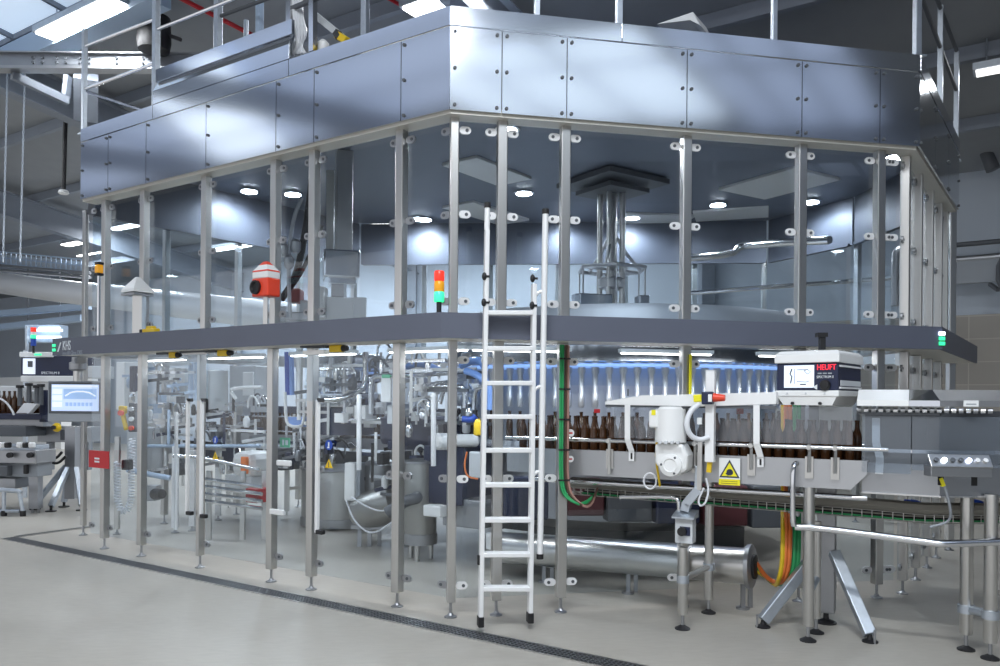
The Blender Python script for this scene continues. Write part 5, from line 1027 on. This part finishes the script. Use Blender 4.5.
# grey switch box with slanted roof
c = cp(685.5, 530, .06); t = thing('switch_box', 'grey rotary switch box with a slanted roof and black knob on a conveyor leg', 'switch box', c)
m = MB(); m.obox(c, FC.u, FC.n, (0, 0, 1), .12, .10, .17); m.build('housing', M['offw'], t, False, .006)
m = MB(); z = c+V((0, 0, .085)); m.hexa([z-FC.u*.075-FC.n*.06, z+FC.u*.075-FC.n*.06, z+FC.u*.075+FC.n*.08, z-FC.u*.075+FC.n*.08, z-FC.u*.075-FC.n*.06+V((0, 0, .05)), z+FC.u*.075-FC.n*.06+V((0, 0, .05)), z+FC.u*.075+FC.n*.08+V((0, 0, .012)), z-FC.u*.075+FC.n*.08+V((0, 0, .012))]); m.build('roof', M['galv'], t, False)
m = MB(); q = c+FC.n*.05; m.obox(q+FC.u*.01, FC.u, FC.n, (0, 0, 1), .07, .012, .06); m.build('knob_plate', M['navy'], t, False); m = MB(); m.cyl(q-FC.u*.005, q-FC.u*.005+FC.n*.04, .03, n=16); m.build('knob', M['black'], t)
m = MB(); m.tube([cp(678, 543, .07), cp(679, 556, .07), cp(683, 559, .09), cp(691, 545, .09)], .008, 6, 2); m.build('cable', M['hose'], t)
t = thing('swan_bracket', 'bent grey support bracket between switch box and conveyor', 'bracket', cp(690, 500, .05))
m = MB(); m.bar(cp(685, 511, .05), cp(687, 503, .05), .06, .05, FC.n); m.bar(cp(685.5, 505, .05), cp(699, 489, .05), .06, .05, FC.n); m.bar(cp(698, 491, .05), cp(699, 466, .05), .045, .04, FC.n); m.build('arm', M['galv'], t, False, .004)
m = MB(); m.tube([cp(706, 478, .1), cp(709, 490, .1), cp(706, 503, .12), cp(700, 507, .1), cp(698, 500, .1), cp(704, 488, .1)], .007, 6, 2); tag(m.build('white_cable', M['hose'], None), 'thin white cable loop right of the swan bracket', 'cable')
m = MB(); m.tube([cp(620, 497, .02), cp(672, 496.5, .02), cp(679, 500, .02), cp(679, 512, .02)], .016, 10, 1); tag(m.build('bent_rail', M['chrome'], None), 'bright bent tube ending above the switch box', 'tube')
# cable tray with green cables under the conveyor
OT = -.30
ZT = .82
def tr(s, o, z): return FC.pt(s, z, o)
sA, sB = ct(566, 490, OT), ct(872, 520, OT)
KB = [FC.pt(sB, ZT-.03, OT), FC.pt(ct(925, 525, OT), ZT-.04, OT), V((4.0, 5.15, ZT-.04))]
t = thing('wire_tray', 'wire mesh cable tray with green cables running under the conveyor', 'cable tray', tr(sA, OT, ZT))
pth = [tr(sA, OT, ZT)] + KB
m = MB(); up = V((0, 0, 1))
for dz, do in ((0, 0), (.055, 0), (0, .09), (0, .18), (.055, .18)):
    m.tube([p+V((0, 0, dz))-FC.n*do for p in pth], .004, 5)
for a, b in zip(pth, pth[1:]):
    n = int((b-a).length/.06)
    for i in range(n):
        p = a.lerp(b, i/n); m.tube([p+V((0, 0, .055)), p, p-FC.n*.18, p-FC.n*.18+V((0, 0, .055))], .003, 4)
m.build('mesh', M['steel'], t)
m = MB(); m.tube([p-FC.n*.12+V((0, 0, .075)) for p in pth], .045, 8); m.build('trunk_pipe', M['trunk'], t)
def cabl(pts, r, mt, nm, cat='cable', sm=2): m = MB(); m.tube(pts, r, 7, sm); return tag(m.build(nm[0], M[mt], None), nm[1], cat)
for k in range(4):
    cabl([p+V((0, 0, .012+.008*k))-FC.n*(.01+.03*k) for p in [pth[0].lerp(pth[1], .06)]+pth[1:]], .007, ('green', 'black', 'trunk', 'black')[k], ('tray_cable', 'cable lying in the mesh tray under the conveyor, %s from the front' % NTH[k]))
PX = 561.5
c = FR.pt(loR[1], 1.2, .05)
for k, (dx, mt) in enumerate(((-.028, 'green'), (-.012, 'green'), (.014, 'brownp'), (.03, 'pinkc'))):
    a = c+FR.u*dx
    cabl([V((a.x, a.y, 1.95)), V((a.x, a.y, 1.3)), V((a.x, a.y, .95)), a+V((.04, -.02, -.36)), a+V((.16, -.03, -.41-.012*k)), pth[0].lerp(pth[1], .12)+V((0, 0, .03+.01*k))], .009, mt, ('post_cable', ('left green', 'right green', 'brown', 'brownish pink')[k]+' cable running down the post right of the ladder into the tray'))
for k in range(5):
    z = 1.85-k*.22; m = MB(); m.obox(c+FR.n*.012+V((0, 0, z-1.2)), FR.u, FR.n, (0, 0, 1), .085, .005, .012); tag(m.build('cable_clip', M['black'], None, False), 'black cable clip on the cable post, %s from the top' % NTH[k], 'clip', 'black clips on the cable post')
a = FR.pt(loR[2]+.02, 1.9, .05); cabl([a, a-V((0, 0, .4))], .012, 'signy', ('post_cable', 'yellow-green cable on the post above the profile post'), sm=0); 
# big steel pipe low behind the glass with flanged motor end
a = at(500, 547, 7.02); b = at(752, 566.5, 5.95); ax = (b-a).normalized()
t = thing('drive_pipe', 'large bright horizontal steel pipe low behind the lower right glass', 'pipe', V(((a.x+b.x)/2, (a.y+b.y)/2, 0)))
m = MB(); m.cyl(a, b, .135, n=36); m.build('pipe', M['steel'], t); m = MB(); m.lathe(b, [(.165, -.03), (.165, .0), (.15, .01), (.05, .012)], 28, ax); m.build('flange', M['darksteel'], t)
m = MB(); m.lathe(b, [(.09, .0), (.09, .03), (.05, .04)], 20, ax); m.build('connector_plate', M['black'], t)
for u_ in (.97, .2, .55):
    p = a.lerp(b, u_); m = MB(); m.bar(V((p.x, p.y, .0)), V((p.x, p.y, p.z-.1)), .03, .03); m.bar(V((p.x+.07, p.y+.05, .0)), V((p.x+.07, p.y+.05, p.z-.1)), .03, .03); m.cyl(V((p.x, p.y, 0)), V((p.x, p.y, .015)), .05, n=14); m.build('support', M['darksteel'], t, False)
for k, (dx, mt, nm) in enumerate(((-5, 'orange', 'left orange'), (-1, 'orange', 'right orange'), (4, 'green', 'left green'), (8, 'green', 'right green'), (-8, 'yellow', 'yellow'))):
    D = 5.92+.012*k; st = b+ax*.03+V((0, 0, .03-.015*k))
    cabl([st, at(765, 576, D), at(775, 583+k*.6, D), at(784+dx*.8, 582+k*.5, 5.66), at(790+dx, 568, 5.6), at(791+dx, 540, 5.6), at(791+dx, 520, 5.7), at(791+dx, 500, D), at(791+dx, 470, D), at(791+dx, 405, D)], .016, mt, ('loop_cable', nm+' cable rising in a loop from the big pipe flange'))
# hand rail pipe
D = 5.12
pts = [at(796.5, 463.5, D+.03), at(793, 466, D), at(792.5, 520, D), at(794, 526, D)]
m = MB(); m.tube(pts, .018, 10, 2); tag(m.build('rail_pipe', M['chrome'], None), 'bright upright tube bending from the conveyor panel to the hand rail', 'tube')
m = MB(); m.tube([at(795, 527, D+.05), at(815, 527.5, D), at(938, 543.5, 4.78), at(946, 544, 4.77), at(1030, 540.5, 4.82)], .023, 12, 1); tag(m.build('hand_rail', M['chrome'], None), 'long bright bent hand rail tube in front of the right stand', 'rail')
# second conveyor section behind the clear curtains
K0 = FC.pt(ct(862, 480, -.08), 0, -.08); K1 = FC.pt(ct(940, 490, -.08), 0, -.08); K2 = K1+V((1.25, .06, 0)); 
cur = t = thing('curve_conveyor', 'curved conveyor section behind the clear curtains at the right edge', 'conveyor', (K0+K2)/2)
def kprism(mb, o0, o1, z0, z1):
    P = [K0, K1, K2]; N = [FC.n, (FC.n+V((0, -1, 0))).normalized(), V((0.03, -1, 0)).normalized()]
    for i in range(2):
        q = [P[i]+N[i]*o0, P[i+1]+N[i+1]*o0, P[i+1]+N[i+1]*o1, P[i]+N[i]*o1]; mb.hexa([p+V((0, 0, z0)) for p in q]+[p+V((0, 0, z1)) for p in q])
    return mb
kprism(MB(), 0, -.012, .985, 1.17).build('side_panel', M['darksteel'], t, False); kprism(MB(), -.02, -.46, 1.12, 1.15).build('belt', M['brownp'], t, False); kprism(MB(), -.47, -.485, .985, 1.2).build('rear_panel', M['dgrey'], t, False)
kprism(MB(), .015, .0, .975, .985).build('edge_strip', M['chrome'], t, False); kprism(MB(), .03, .015, 1.24, 1.262).build('guide_rail', M['chrome'], t, False)
kprism(MB(), -.3, -.32, .99, 1.5).build('inner_screen', M['dgrey'], t, False)
b5 = leg(966, 650, 540, .038, 'left leg of the pair at the right edge', z1=.98, par=cur); b6 = leg(990, 659, 490, .038, 'right leg of the pair at the right edge', z1=1.0, par=cur)
m = MB(); m.tube([b5+V((0, 0, .26)), b6+V((0, 0, .27))], .028, 10); o = m.build('cross_tube', M['galv'], cur)
for b, z in ((b5, .26), (b6, .27)): m = MB(); m.lathe(b, [(.05, z-.025), (.05, z+.025)], 16); m.build('clamp', M['galv'], o)
lid = thing('tunnel_cover', 'white and grey chamfered lid of the conveyor tunnel at the right edge', 'cover', K1+V((0, 0, 1.54)))
def klid(x0, x1, mt, nm):
    L = [FC.pt(ct(min(x, 940), 400, .06), 0, .06) if x <= 941 else V((((x-500)/F)*4.70, 4.70, 0)) for x in (x0, x1)]
    N = [FC.n if x <= 912 else (FC.n+V((0, -1, 0))).normalized() if x <= 941 else V((0, -1, 0)) for x in (x0, x1)]
    pr = [(.0, 1.530), (.0, 1.565), (-.16, 1.632), (-.5, 1.632), (-.5, 1.615), (-.16, 1.610), (-.012, 1.55), (-.012, 1.530)]
    m = MB(); rg = [[m.bm.verts.new(l+n*o+V((0, 0, z))) for o, z in pr] for l, n in zip(L, N)]; m.loft(rg); m.build(nm, M[mt], lid, False)
klid(857, 908.8, 'white', 'white_section'); klid(909, 940, 'panel', 'steel_section'); klid(940.2, 1040, 'darksteel', 'steel_section')
m = MB(); q = V((((971-500)/F)*4.69, 4.69, zat(971, 403.5, 4.69))); m.box(q, (.088, .004, .036)); o = m.build('white_sticker', M['paper'], lid, False)
m = MB(); m.box(q+V((0, -.003, -.004)), (.06, .001, .006)); m.build('printed_line', M['grey'], lid, False)
for k in range(19):
    x = 859+k*7.3; p = FC.pt(ct(x, 408, .02), 0, .02) if x < 940 else V((((x-500)/F)*4.75, 4.75, 0)); m = MB(); z = 1.505; m.cyl(p+V((0, 0, z))-FC.u*.012, p+V((0, 0, z))+FC.u*.012, .017, n=10); m.build('roller', M['chrome' if k % 2 else 'darksteel'], lid)
m = MB()
for x0, x1 in ((857, 940),): m.bar(FC.pt(ct(x0, 410, .0), 1.482, 0), FC.pt(ct(x1, 410, 0), 1.482, 0), .03, .014)
m.bar(FC.pt(ct(940, 410, 0), 1.482, 0), V((3.3, 4.77, 1.482)), .03, .014); m.build('hanger_bar', M['dgrey'], lid, False)
def curtain(x0, x1, nm, y1):
    P = [FC.pt(ct(x, 440, .0), 0, .0) if x <= 940 else V((((x-500)/F)*4.76, 4.76, 0)) for x in (x0, x1)]
    z1 = 1.47; z0 = zat(x0, y1, P[0].y); d = (P[1]-P[0]).normalized(); nn = V((d.y, -d.x, 0))
    m = MB(); m.prism([P[0]+V((0, 0, z0)), P[1]+V((0, 0, z0)), P[1]+V((0, 0, z1)), P[0]+V((0, 0, z1))], -nn*.005); tag(m.build('clear_curtain', M['plastic'], None, False), nm, 'curtain', 'clear plastic tunnel curtains')
curtain(862, 911, 'smoky clear plastic curtain under the white part of the tunnel lid', 472); curtain(912, 940, 'smoky clear plastic curtain in the middle of the tunnel', 470); curtain(940.5, 1020, 'smoky clear plastic curtain behind the button panel at the right edge', 468)
t = thing('bent_strap', 'bent pale strap seen through the first tunnel curtain', 'bracket', FC.pt(ct(876, 440, -.03), 1.2, -.03)); m = MB(); m.bar(cp(876, 418, -.05), cp(876, 443, -.05), .045, .006, FC.n); m.bar(cp(876, 442.5, -.05), cp(880, 458, -.05), .045, .006, FC.n); m.bar(cp(880, 457.5, -.05), cp(879, 474, -.05), .045, .006, FC.n); m.build('strip', M['alu'], t, False)
# button panel
D = 4.62
a = at(931, 467, D); b = at(993, 468, D); c = (a+b)/2; uu = (b-a).normalized(); 
t = thing('button_console', 'tilted steel button panel with seven push buttons, two lit, at the right edge', 'control panel', c)
w = (b-a).length; vv = V((0, .55, .83)).normalized(); vv = (vv-uu*vv.dot(uu)).normalized(); nn = uu.cross(vv)
m = MB(); m.obox(c+V((0, .04, -.025)), uu, (0, 1, 0), (0, 0, 1), w, .08, .06); m.build('housing', M['darksteel'], t, False, .004)
m = MB(); m.obox(c+V((0, .02, .035)), uu, vv, nn, w, .085, .012); m.build('face_plate', M['steel'], t, False, .003)
for k, mt in enumerate(('dgrey', 'lwhite', 'dgrey', 'dgrey', 'lblue', 'alu', 'alu')):
    q = c+V((0, .02, .035))+uu*w*(-.40+k*.133)+nn*.006; m = MB(); m.cyl(q, q+nn*.012, .014, n=16); m.build('push_button', M[mt], t)
for e in (-.25, .3): m = MB(); q = c+uu*w*e+V((0, .06, -.09)); m.bar(q+V((0, 0, .05)), q-V((0, 0, .02)), .03, .01); m.build('mounting_strap', M['black'], t, False)
m = MB(); m.tube([at(941, 480, D+.06), at(945, 487, D+.06), at(951, 510, D+.1), at(950, 522, D+.15), at(930, 527, D+.2)], .008, 6, 2); m.build('cable', M['grey'], t); m = MB(); m.bar(at(940, 478, D+.06), at(943, 486, D+.06), .025, .02); m.build('cable_marker', M['signy'], t, False)
for k, x in enumerate((873, 905, 968)):
    m = MB(); m.tube([at(x, 502, 5.6), at(x+9, 502, 5.6), at(x+14, 504, 5.6)], .02, 8, 1); tag(m.build('blue_hose_end', M['blue'], None), 'dark blue hose piece under the curved conveyor, %s from the left' % NTH[k], 'hose', 'dark blue hose pieces')
# ---- inspection unit
yaw = -math.radians(40); iu = V((math.cos(yaw), math.sin(yaw), 0)); iv = V((-iu.y, iu.x, 0)); IC = V((2.135, 5.05, 0))   # front right corner
IW, IDp = .40, .50
def ip(x, y, z): return IC - iu*(IW*(1-x)) + iv*(IDp*y) + V((0, 0, z))
def iz(y): return zat(834, y, 5.05)
t = thing('inspection_unit', 'white and navy bottle inspection unit with a lit screen above the conveyor', 'inspection unit', ip(.5, .5, iz(390)))
def ibox(x0, x1, y0, y1, z0, z1): 
    m = MB(); m.hexa([ip(x0, y0, z0), ip(x1, y0, z0), ip(x1, y1, z0), ip(x0, y1, z0), ip(x0, y0, z1), ip(x1, y0, z1), ip(x1, y1, z1), ip(x0, y1, z1)]); return m
z0, z1, z2, z3, z4 = iz(405.5), iz(391), iz(362), iz(353), iz(349.5)
m = ibox(0.01, .99, .01, .99, z1, z2); m.build('housing', M['navy'], t, False, .008)
m = MB(); m.hexa([ip(-.02, -.02, z2), ip(1.02, -.02, z2), ip(1.02, 1.02, z2), ip(-.02, 1.02, z2), ip(-.02, -.02, z3), ip(1.02, -.02, z3), ip(1.02, 1.02, z3), ip(-.02, 1.02, z3)]); m.hexa([ip(-.02, -.02, z3), ip(1.02, -.02, z3), ip(1.02, 1.02, z3), ip(-.02, 1.02, z3), ip(.04, .05, z4), ip(.96, .05, z4), ip(.96, .95, z4), ip(.04, .95, z4)]); m.build('cap', M['white'], t, False, .006)
m = MB(); m.hexa([ip(.12, .02, z0), ip(.9, .02, z0), ip(.9, .9, z0), ip(.12, .9, z0), ip(.02, .0, z1-.03), ip(.98, .0, z1-.03), ip(.98, .99, z1-.03), ip(.02, .99, z1-.03)]); m.build('funnel', M['white'], t, False); ibox(-.01, 1.01, -.01, 1.0, z1-.035, z1+.004).build('base_tray', M['white'], t, False, .005)
m = ibox(.14, .62, -.006, .01, iz(387.5), iz(364.5)); o = m.build('screen', M['screenw'], t, False)
ZS = lambda k: iz(387.5)+(iz(364.5)-iz(387.5))*k
def ilin(pts, r, mt, par, y=-.0085, nm='screen_drawing'):
    m = MB(); m.tube([ip(a, y, ZS(b)) for a, b in pts], r, 5); m.build(nm, M[mt], par)
ilin([(.25, .2), (.27, .5), (.24, .62), (.27, .85)], .004, 'ink', o); ilin([(.31, .15), (.31, .85)], .0015, 'ink', o); ilin([(.35, .8), (.52, .8)], .002, 'ink', o); ilin([(.35, .28), (.5, .25), (.55, .3)], .0016, 'ink', o); ilin([(.47, .75), (.52, .6), (.57, .7), (.52, .82), (.47, .75)], .0016, 'ink', o)
ibox(.40, .50, -.0085, -.006, ZS(.12), ZS(.17)).build('screen_mark', M['ink'], o, False)
text('lettering', 'HEUFT', M['ledred'], t, ip(.665, -.004, iz(369.5)), iu, (0, 0, 1), .05, wide=.80)
text('lettering', 'SPECTRUM II', M['inkw'], t, ip(.665, -.004, iz(378)), iu, (0, 0, 1), .024, wide=.78)
for k in range(3): ibox(.68+.08*k, .74+.08*k, -.004, .0, iz(373.8), iz(372.4)).build('led_mark', M['grey'], t, False)
q = ip(.80, .0, iz(385)); m = MB(); m.lathe(q, [(.034, 0), (.034, .012), (.026, .024), (.0, .026)], 20, -iv); m.build('jog_knob', M['black'], t)
q = ip(.65, .0, iz(387)); m = MB(); m.cyl(q, q-iv*.004, .02, n=3); m.build('corner_mark', M['inkw'], t)
for z in (365.5, 387.5):
    m = MB(); m.bar(ip(1.0, .06, iz(z)), ip(1.0, .95, iz(z)), .012, .012); m.build('side_trim', M['alu'], t, False)
m = ibox(1.0, 1.01, .08, .92, iz(385.5), iz(380)); m.build('side_plate', M['offw'], t, False)
for x in (.28, .72): m = MB(); q = ip(x, .02, z0+.012); m.cyl(q, q-iv*.02, .01, n=10); m.build('black_screw', M['black'], t)
for x in (.2, .5, .8): m = MB(); q = ip(x, -.012, z1-.015); m.cyl(q, q-iv*.005, .006, n=8); m.build('tray_screw', M['offw'], t)
m = MB(); m.bar(FC.pt(ct(812, 420, -.5), .95, -.5), FC.pt(ct(812, 420, -.5), z0+.02, -.5), .07, .07); tag(m.build('unit_stand', M['steel'], None, False), 'steel stand behind the conveyor carrying the inspection unit', 'stand')
# ================================================================ EQUIPMENT AT THE LEFT EDGE
# operator screen hanging from the fascia belt
D = 8.55
t = thing('operator_terminal', 'grey operator touch screen, lit blue, hanging at the left end of the machine', 'touch panel', at(75, 402, D))
hu = V((1, 0, 0)); hv = V((-hu.y, hu.x, 0))
def hp_(x, y, dy=0.): 
    c = at(75, 402, D); return c + hu*((x-75)*D/F) + V((0, 0, (402-y)*D/F)) - hv*dy
def hbox(x0, y0, x1, y1, d0, d1):
    m = MB(); c = (hp_(x0, y0)+hp_(x1, y1))/2 - hv*((d0+d1)/2); m.obox(c, hu, hv, (0, 0, 1), (x1-x0)*D/F, abs(d1-d0), (y1-y0)*D/F); return m
hbox(47.5, 381, 102.5, 422, -.09, 0).build('housing', M['grey'], t, False, .01); hbox(49, 382.5, 101.5, 413.5, .0, .006).build('bezel', M['dgrey'], t, False)
o = hbox(52, 384.5, 99, 411, .006, .010).build('screen', M['screen'], t, False)
hbox(64, 389, 97, 399, .010, .0115).build('screen_picture', M['screen2'], o, False)
for k in range(3): hbox(53, 389+k*6.5, 62.5, 394+k*6.5, .010, .0115).build('screen_tile', M['screenw'], o, False)
hbox(53, 385.3, 98, 387.2, .010, .0115).build('screen_bar', M['screenw'], o, False)
for k in range(7): hbox(66+k*4, 402.5, 69+k*4, 406, .010, .0115).build('screen_tile', M['screen2'], o, False)
m = MB(); m.tube([hp_(66, 396, .012), hp_(73, 391.5, .012), hp_(88, 391.5, .012), hp_(96, 396, .012)], .008, 5, 1); m.build('screen_drawing', M['screenw'], o)
m = MB(); m.cyl(hp_(75, 382, -.05), hp_(75, 371, -.05), .045, n=14); m.build('hanger_tube', M['steel'], t)
m = MB(); m.lathe(hp_(75, 371, -.05), [(.05, 0), (.085, .02), (.085, .09), (.06, .1), (.06, .15)], 18); m.build('swivel_joint', M['darksteel'], t)
a = hp_(75, 361, -.05); b = FL.pt(-.1, ZF0+.01, .02); m = MB(); m.bar(a, V((b.x, b.y, a.z)), .08, .06); m.build('carrier_arm', M['darksteel'], t, False)
q = hp_(57, 427.5, .0); m = MB(); m.lathe(q, [(.05, 0), (.042, .02), (.03, .03), (.025, .05)], 18, -hv); m.build('key_ring', M['yellow'], t); m = MB(); m.cyl(q-hv*.02, q-hv*.075, .022, n=12); m.build('key_switch', M['black'], t)
# left inspection unit behind
D = 11.6
def lb(x0, y0, x1, y1, D, dep, mt, nm, par, bev=.01):
    m = MB(); bxp(m, x0, y0, x1, y1, D, dep, -.1); return m.build(nm, M[mt], par, False, bev)
t = thing('inspection_unit', 'black and white bottle inspection unit with small screen behind the operator screen', 'inspection unit', at(48, 376, D))
lb(20.5, 356, 77, 376, D, .5, 'navy', 'housing', t); lb(20, 352, 54, 357, D-.05, .6, 'white', 'cap', t); lb(20.5, 376, 77, 382, D-.05, .6, 'white', 'base_tray', t); lb(22.5, 358.5, 35, 374, D-.06, .02, 'screenw', 'screen', t, 0); lb(27.5, 361, 32, 367, D-.085, .02, 'dgrey', 'screen_picture', t, 0); lb(34, 353.8, 41, 355.2, D-.07, .02, 'lgreen', 'green_lamp', t, 0)
text('lettering', 'SPECTRUM II', M['inkw'], t, at(41, 374, D-.1), (.995, -.1, 0), (0, 0, 1), .05)
lb(78, 366, 104, 378, D-.2, .3, 'offw', 'junction_cover', t)
a = at(33, 352, 11.5); t = thing('signal_tower', 'small red, white, green and blue signal tower on the left inspection unit', 'signal tower', a)
def seg_(y0, y1, mt, nm, r=.032): m = MB(); p = at(33.5, y1, 11.5); q = at(33.5, y0, 11.5); m.cyl(p, q, r*1.15, n=14); m.build(nm, M[mt], t)
m = MB(); m.cyl(at(33.5, 353, 11.5), at(33.5, 345, 11.5), .016, n=8); m.build('stem', M['black'], t)
seg_(338.5, 346, 'blue', 'lens'); seg_(335, 338.5, 'lgreen', 'lens'); seg_(332, 335, 'white', 'lens'); seg_(327.5, 332, 'lred', 'lens')
# louvred lamp unit
D = 12.2; t = thing('lamp_unit', 'rack with two bright white light strips behind the signal tower at the left', 'light rack', at(45, 340, D))
lb(24, 325, 62, 342, D+.05, .2, 'bluew', 'back_panel', t); lb(36, 329, 62, 331.5, D-.05, .04, 'strip', 'light_strip', t, 0); lb(30, 336, 61, 338.5, D-.05, .04, 'strip', 'light_strip', t, 0); lb(38, 327, 60, 328, D-.05, .04, 'strip', 'light_strip', t, 0); lb(25, 326, 27, 350, D-.1, .06, 'galv', 'post', t)
m = MB(); m.bar(at(26, 350, D), V((at(26, 350, D).x, at(26, 350, D).y, .0)), .05, .05); m.build('stand', M['galv'], t, False)
# infeed conveyors
D = 11.2
t = thing('infeed_conveyor', 'dark infeed bottle conveyor with steel side plates at the left edge', 'conveyor', V((at(20, 440, D).x, D, 0)))
def lf(x0, y0, x1, y1, D, dep, mt, nm): return lb(x0, y0, x1, y1, D, dep, mt, nm, t, .006)
lf(-40, 414.5, 46, 419, D-.1, .5, 'navy', 'guard_plate'); lf(-40, 419, 47, 426, D+.05, .4, 'darksteel', 'side_plate'); lf(-40, 426, 30, 436, D-.15, .5, 'dgrey', 'gear_box'); lf(40, 390, 47.5, 422, D-.05, .3, 'navy', 'end_post'); lf(37, 427, 88, 442, D+.2, .4, 'darksteel', 'beam')
lf(60, 430, 66, 440, D+.15, .05, 'dgrey', 'cover_plate'); 
for k, x in enumerate((46, 72, 84)): lf(x, 442, x+5, 470, D+.25, .1, 'grey', 'hanger_plate')
m = MB(); b = V((at(72, 505, D-.0).x, D, 0)); m.obox(V((b.x, b.y, .62)), (1, 0, 0), (0, 1, 0), (0, 0, 1), .14, .14, 1.0); m.build('column', M['darksteel'], t, False)
for (xf, yf, xh, yh) in ((51, 511.5, 68, 468), (35, 509.5, 66, 466), (64, 507, 69, 470), (81.5, 510.5, 76, 468)):
    f = on_z(xf, yf); h_ = at(xh, yh, D-.05 if xf in (51, 81.5) else D+.05); m = MB(); m.bar(f+V((0, 0, .07)), h_, .06, .06); o = m.build('brace', M['galv'], t, False); m = MB(); m.cyl(f, f+V((0, 0, .015)), .07, n=14); m.cyl(f, f+V((0, 0, .08)), .018, n=8); m.build('foot_plate', M['black'], o)
b0 = None
for i in range(22):
    p = V((at(-12, 414, D).x+i*.075, D+.12, zat(0, 414, D)+.012))
    if b0 is None: b0 = tag(bottle_bm(p, 1.2).build('beer_bottle', M['brown'], None), 'brown beer bottle on the infeed conveyor at the left edge', 'bottle', 'brown bottles on the infeed conveyor'); pb = p
    else: o = b0.copy(); C.objects.link(o); o.location = p-pb
# clamp row with knobs
D = 10.4
t = thing('guide_adjuster', 'grey guide rail adjuster with a row of dark knobs at the left edge', 'adjuster', V((at(15, 470, D).x, D, zat(15, 474, D))))
lb(-40, 450, 40, 463, D, .4, 'darksteel', 'body', t); lb(-40, 463, 41, 476, D+.1, .3, 'grey', 'lower_body', t); lb(-40, 445, 38, 450, D+.1, .3, 'galv', 'upper_plate', t)
for k, x in enumerate((2, 8, 20, 26, 32)): m = MB(); c = at(x, 445.5, D-.02); m.lathe(c, [(.03, -.03), (.042, -.02), (.042, .03), (.03, .04)], 12); m.build('knob', M['black' if k % 2 else 'alu'], t)
for k, x in enumerate((11, 31)): m = MB(); c = at(x, 455, D-.05); m.cyl(c, c-V((0, .05, 0)), .035, n=12); m.build('front_knob', M['black'], t)
lb(23, 465, 27, 474, D-.02, .05, 'black', 'lever', t); lb(-30, 466, 9, 476, D-.05, .1, 'dgrey', 'motor_cover', t)
m = MB(); x = at(27, 470, D); m.obox(V((x.x, D+.2, .38)), (1, 0, 0), (0, 1, 0), (0, 0, 1), .12, .12, .64); m.bar(V((x.x-.04, D+.2, 0)), V((x.x-.04, D+.2, .08)), .02, .02); m.bar(V((x.x+.04, D+.2, 0)), V((x.x+.04, D+.2, .08)), .02, .02); m.build('column', M['darksteel'], t, False)
for k, (x, y) in enumerate(((20, 388), (29, 386), (37, 388), (41, 387))): 
    a = at(x, y, 11.0); b = at(x, y+18, 11.0); m = MB(); m.cyl(b, a, .03, n=10); o = m.build('adjuster_spindle', M['dgrey'], None); tag(o, 'dark adjuster spindle left of the operator screen, %s from the left' % NTH[k], 'spindle', 'adjuster spindles'); m = MB(); m.cyl(a, a+V((0, 0, .04)), .05, n=12); m.build('knob', M['black'], o)
m = MB(); bxp(m, 23, 390, 36, 402, 11.05, .2); tag(m.build('label_applicator', M['offw'], None, False, .03), 'pale machine head among the dark spindles at the left', 'machine head')
m = MB(); m.prism([at(16, 413, 10.9), at(24, 403, 10.9), at(37, 404, 10.9), at(29, 413, 10.9)], V((0, .1, 0))); tag(m.build('white_chute', M['hose'], None, False), 'white slanted chute below the spindles at the left', 'chute')
m = MB(); m.tube([at(-5, 397, 10.8), at(4, 400, 10.8), at(11, 408, 10.8), at(14, 415, 10.8)], .014, 8, 2); tag(m.build('white_cable', M['hose'], None), 'white cable arching at the left edge above the dark bottles', 'cable')
bxs(-20, 398, 15, 414, 11.6, .3, 'brownp', 'bottle_backplate', 'dark brown plate behind the bottles at the left edge', 'plate', 0)
bxs(-20, 386, 20, 396, 11.9, .3, 'offw', 'guard_hood', 'pale hood at the left edge above the dark brown plate', 'hood', 0)
for k, pts in enumerate(([(45, 452), (50, 462), (58, 464), (66, 456)], [(40, 450), (46, 458), (56, 459), (62, 452)])): pipe([(x, y, 10.9) for x, y in pts], .018, 'black', ('lower','upper')[k]+' black cable loop under the beam left of the tripod', 'black_cable', 'cable', 2)
# low table frame at the bottom left
D = 10.3; t = thing('low_trolley', 'low grey tube-framed trolley at the left edge on the floor', 'trolley', V((at(5, 512, D).x, D, 0)))
def tp(x, y, D=10.3): return at(x, y, D)
m = MB(); m.tube([tp(-30, 489), tp(18, 490.5), tp(21, 493)], .03, 8, 1); m.tube([tp(-30, 511), tp(20, 511)], .025, 8); m.build('rails', M['galv'], t)
z0 = tp(22, 516).z
for x0, x1 in ((19, 23), (4, 4), (-20, -22)):
    a = tp(x0, 491); b = tp(x1, 516); b.z = .04; m = MB(); m.cyl(b, a, .024, n=8); o = m.build('leg', M['galv'], t); m = MB(); m.cyl(V((b.x, b.y, 0)), V((b.x, b.y, .07)), .035, n=10); m.build('rubber_foot', M['black'], o)
lb(-40, 478, 19, 488, 10.6, .5, 'darksteel', 'top_sheet', t)
# ================================================================ LIGHT
w = bpy.data.worlds.new('world'); bpy.context.scene.world = w; w.use_nodes = True
w.node_tree.nodes['Background'].inputs[0].default_value = (.93, .95, 1, 1); w.node_tree.nodes['Background'].inputs[1].default_value = 1.0
sc = bpy.context.scene
vs = sc.view_settings; vs.view_transform = 'Standard'; vs.look = 'None'; vs.exposure = 0.0; vs.gamma = 1; vs.use_curve_mapping = False
cy = sc.cycles
cy.max_bounces = 10; cy.diffuse_bounces = 4; cy.glossy_bounces = 5; cy.transmission_bounces = 6; cy.transparent_max_bounces = 24
cy.sample_clamp_indirect = 6; cy.sample_clamp_direct = 0; cy.use_denoising = True; cy.caustics_reflective = False; cy.caustics_refractive = False
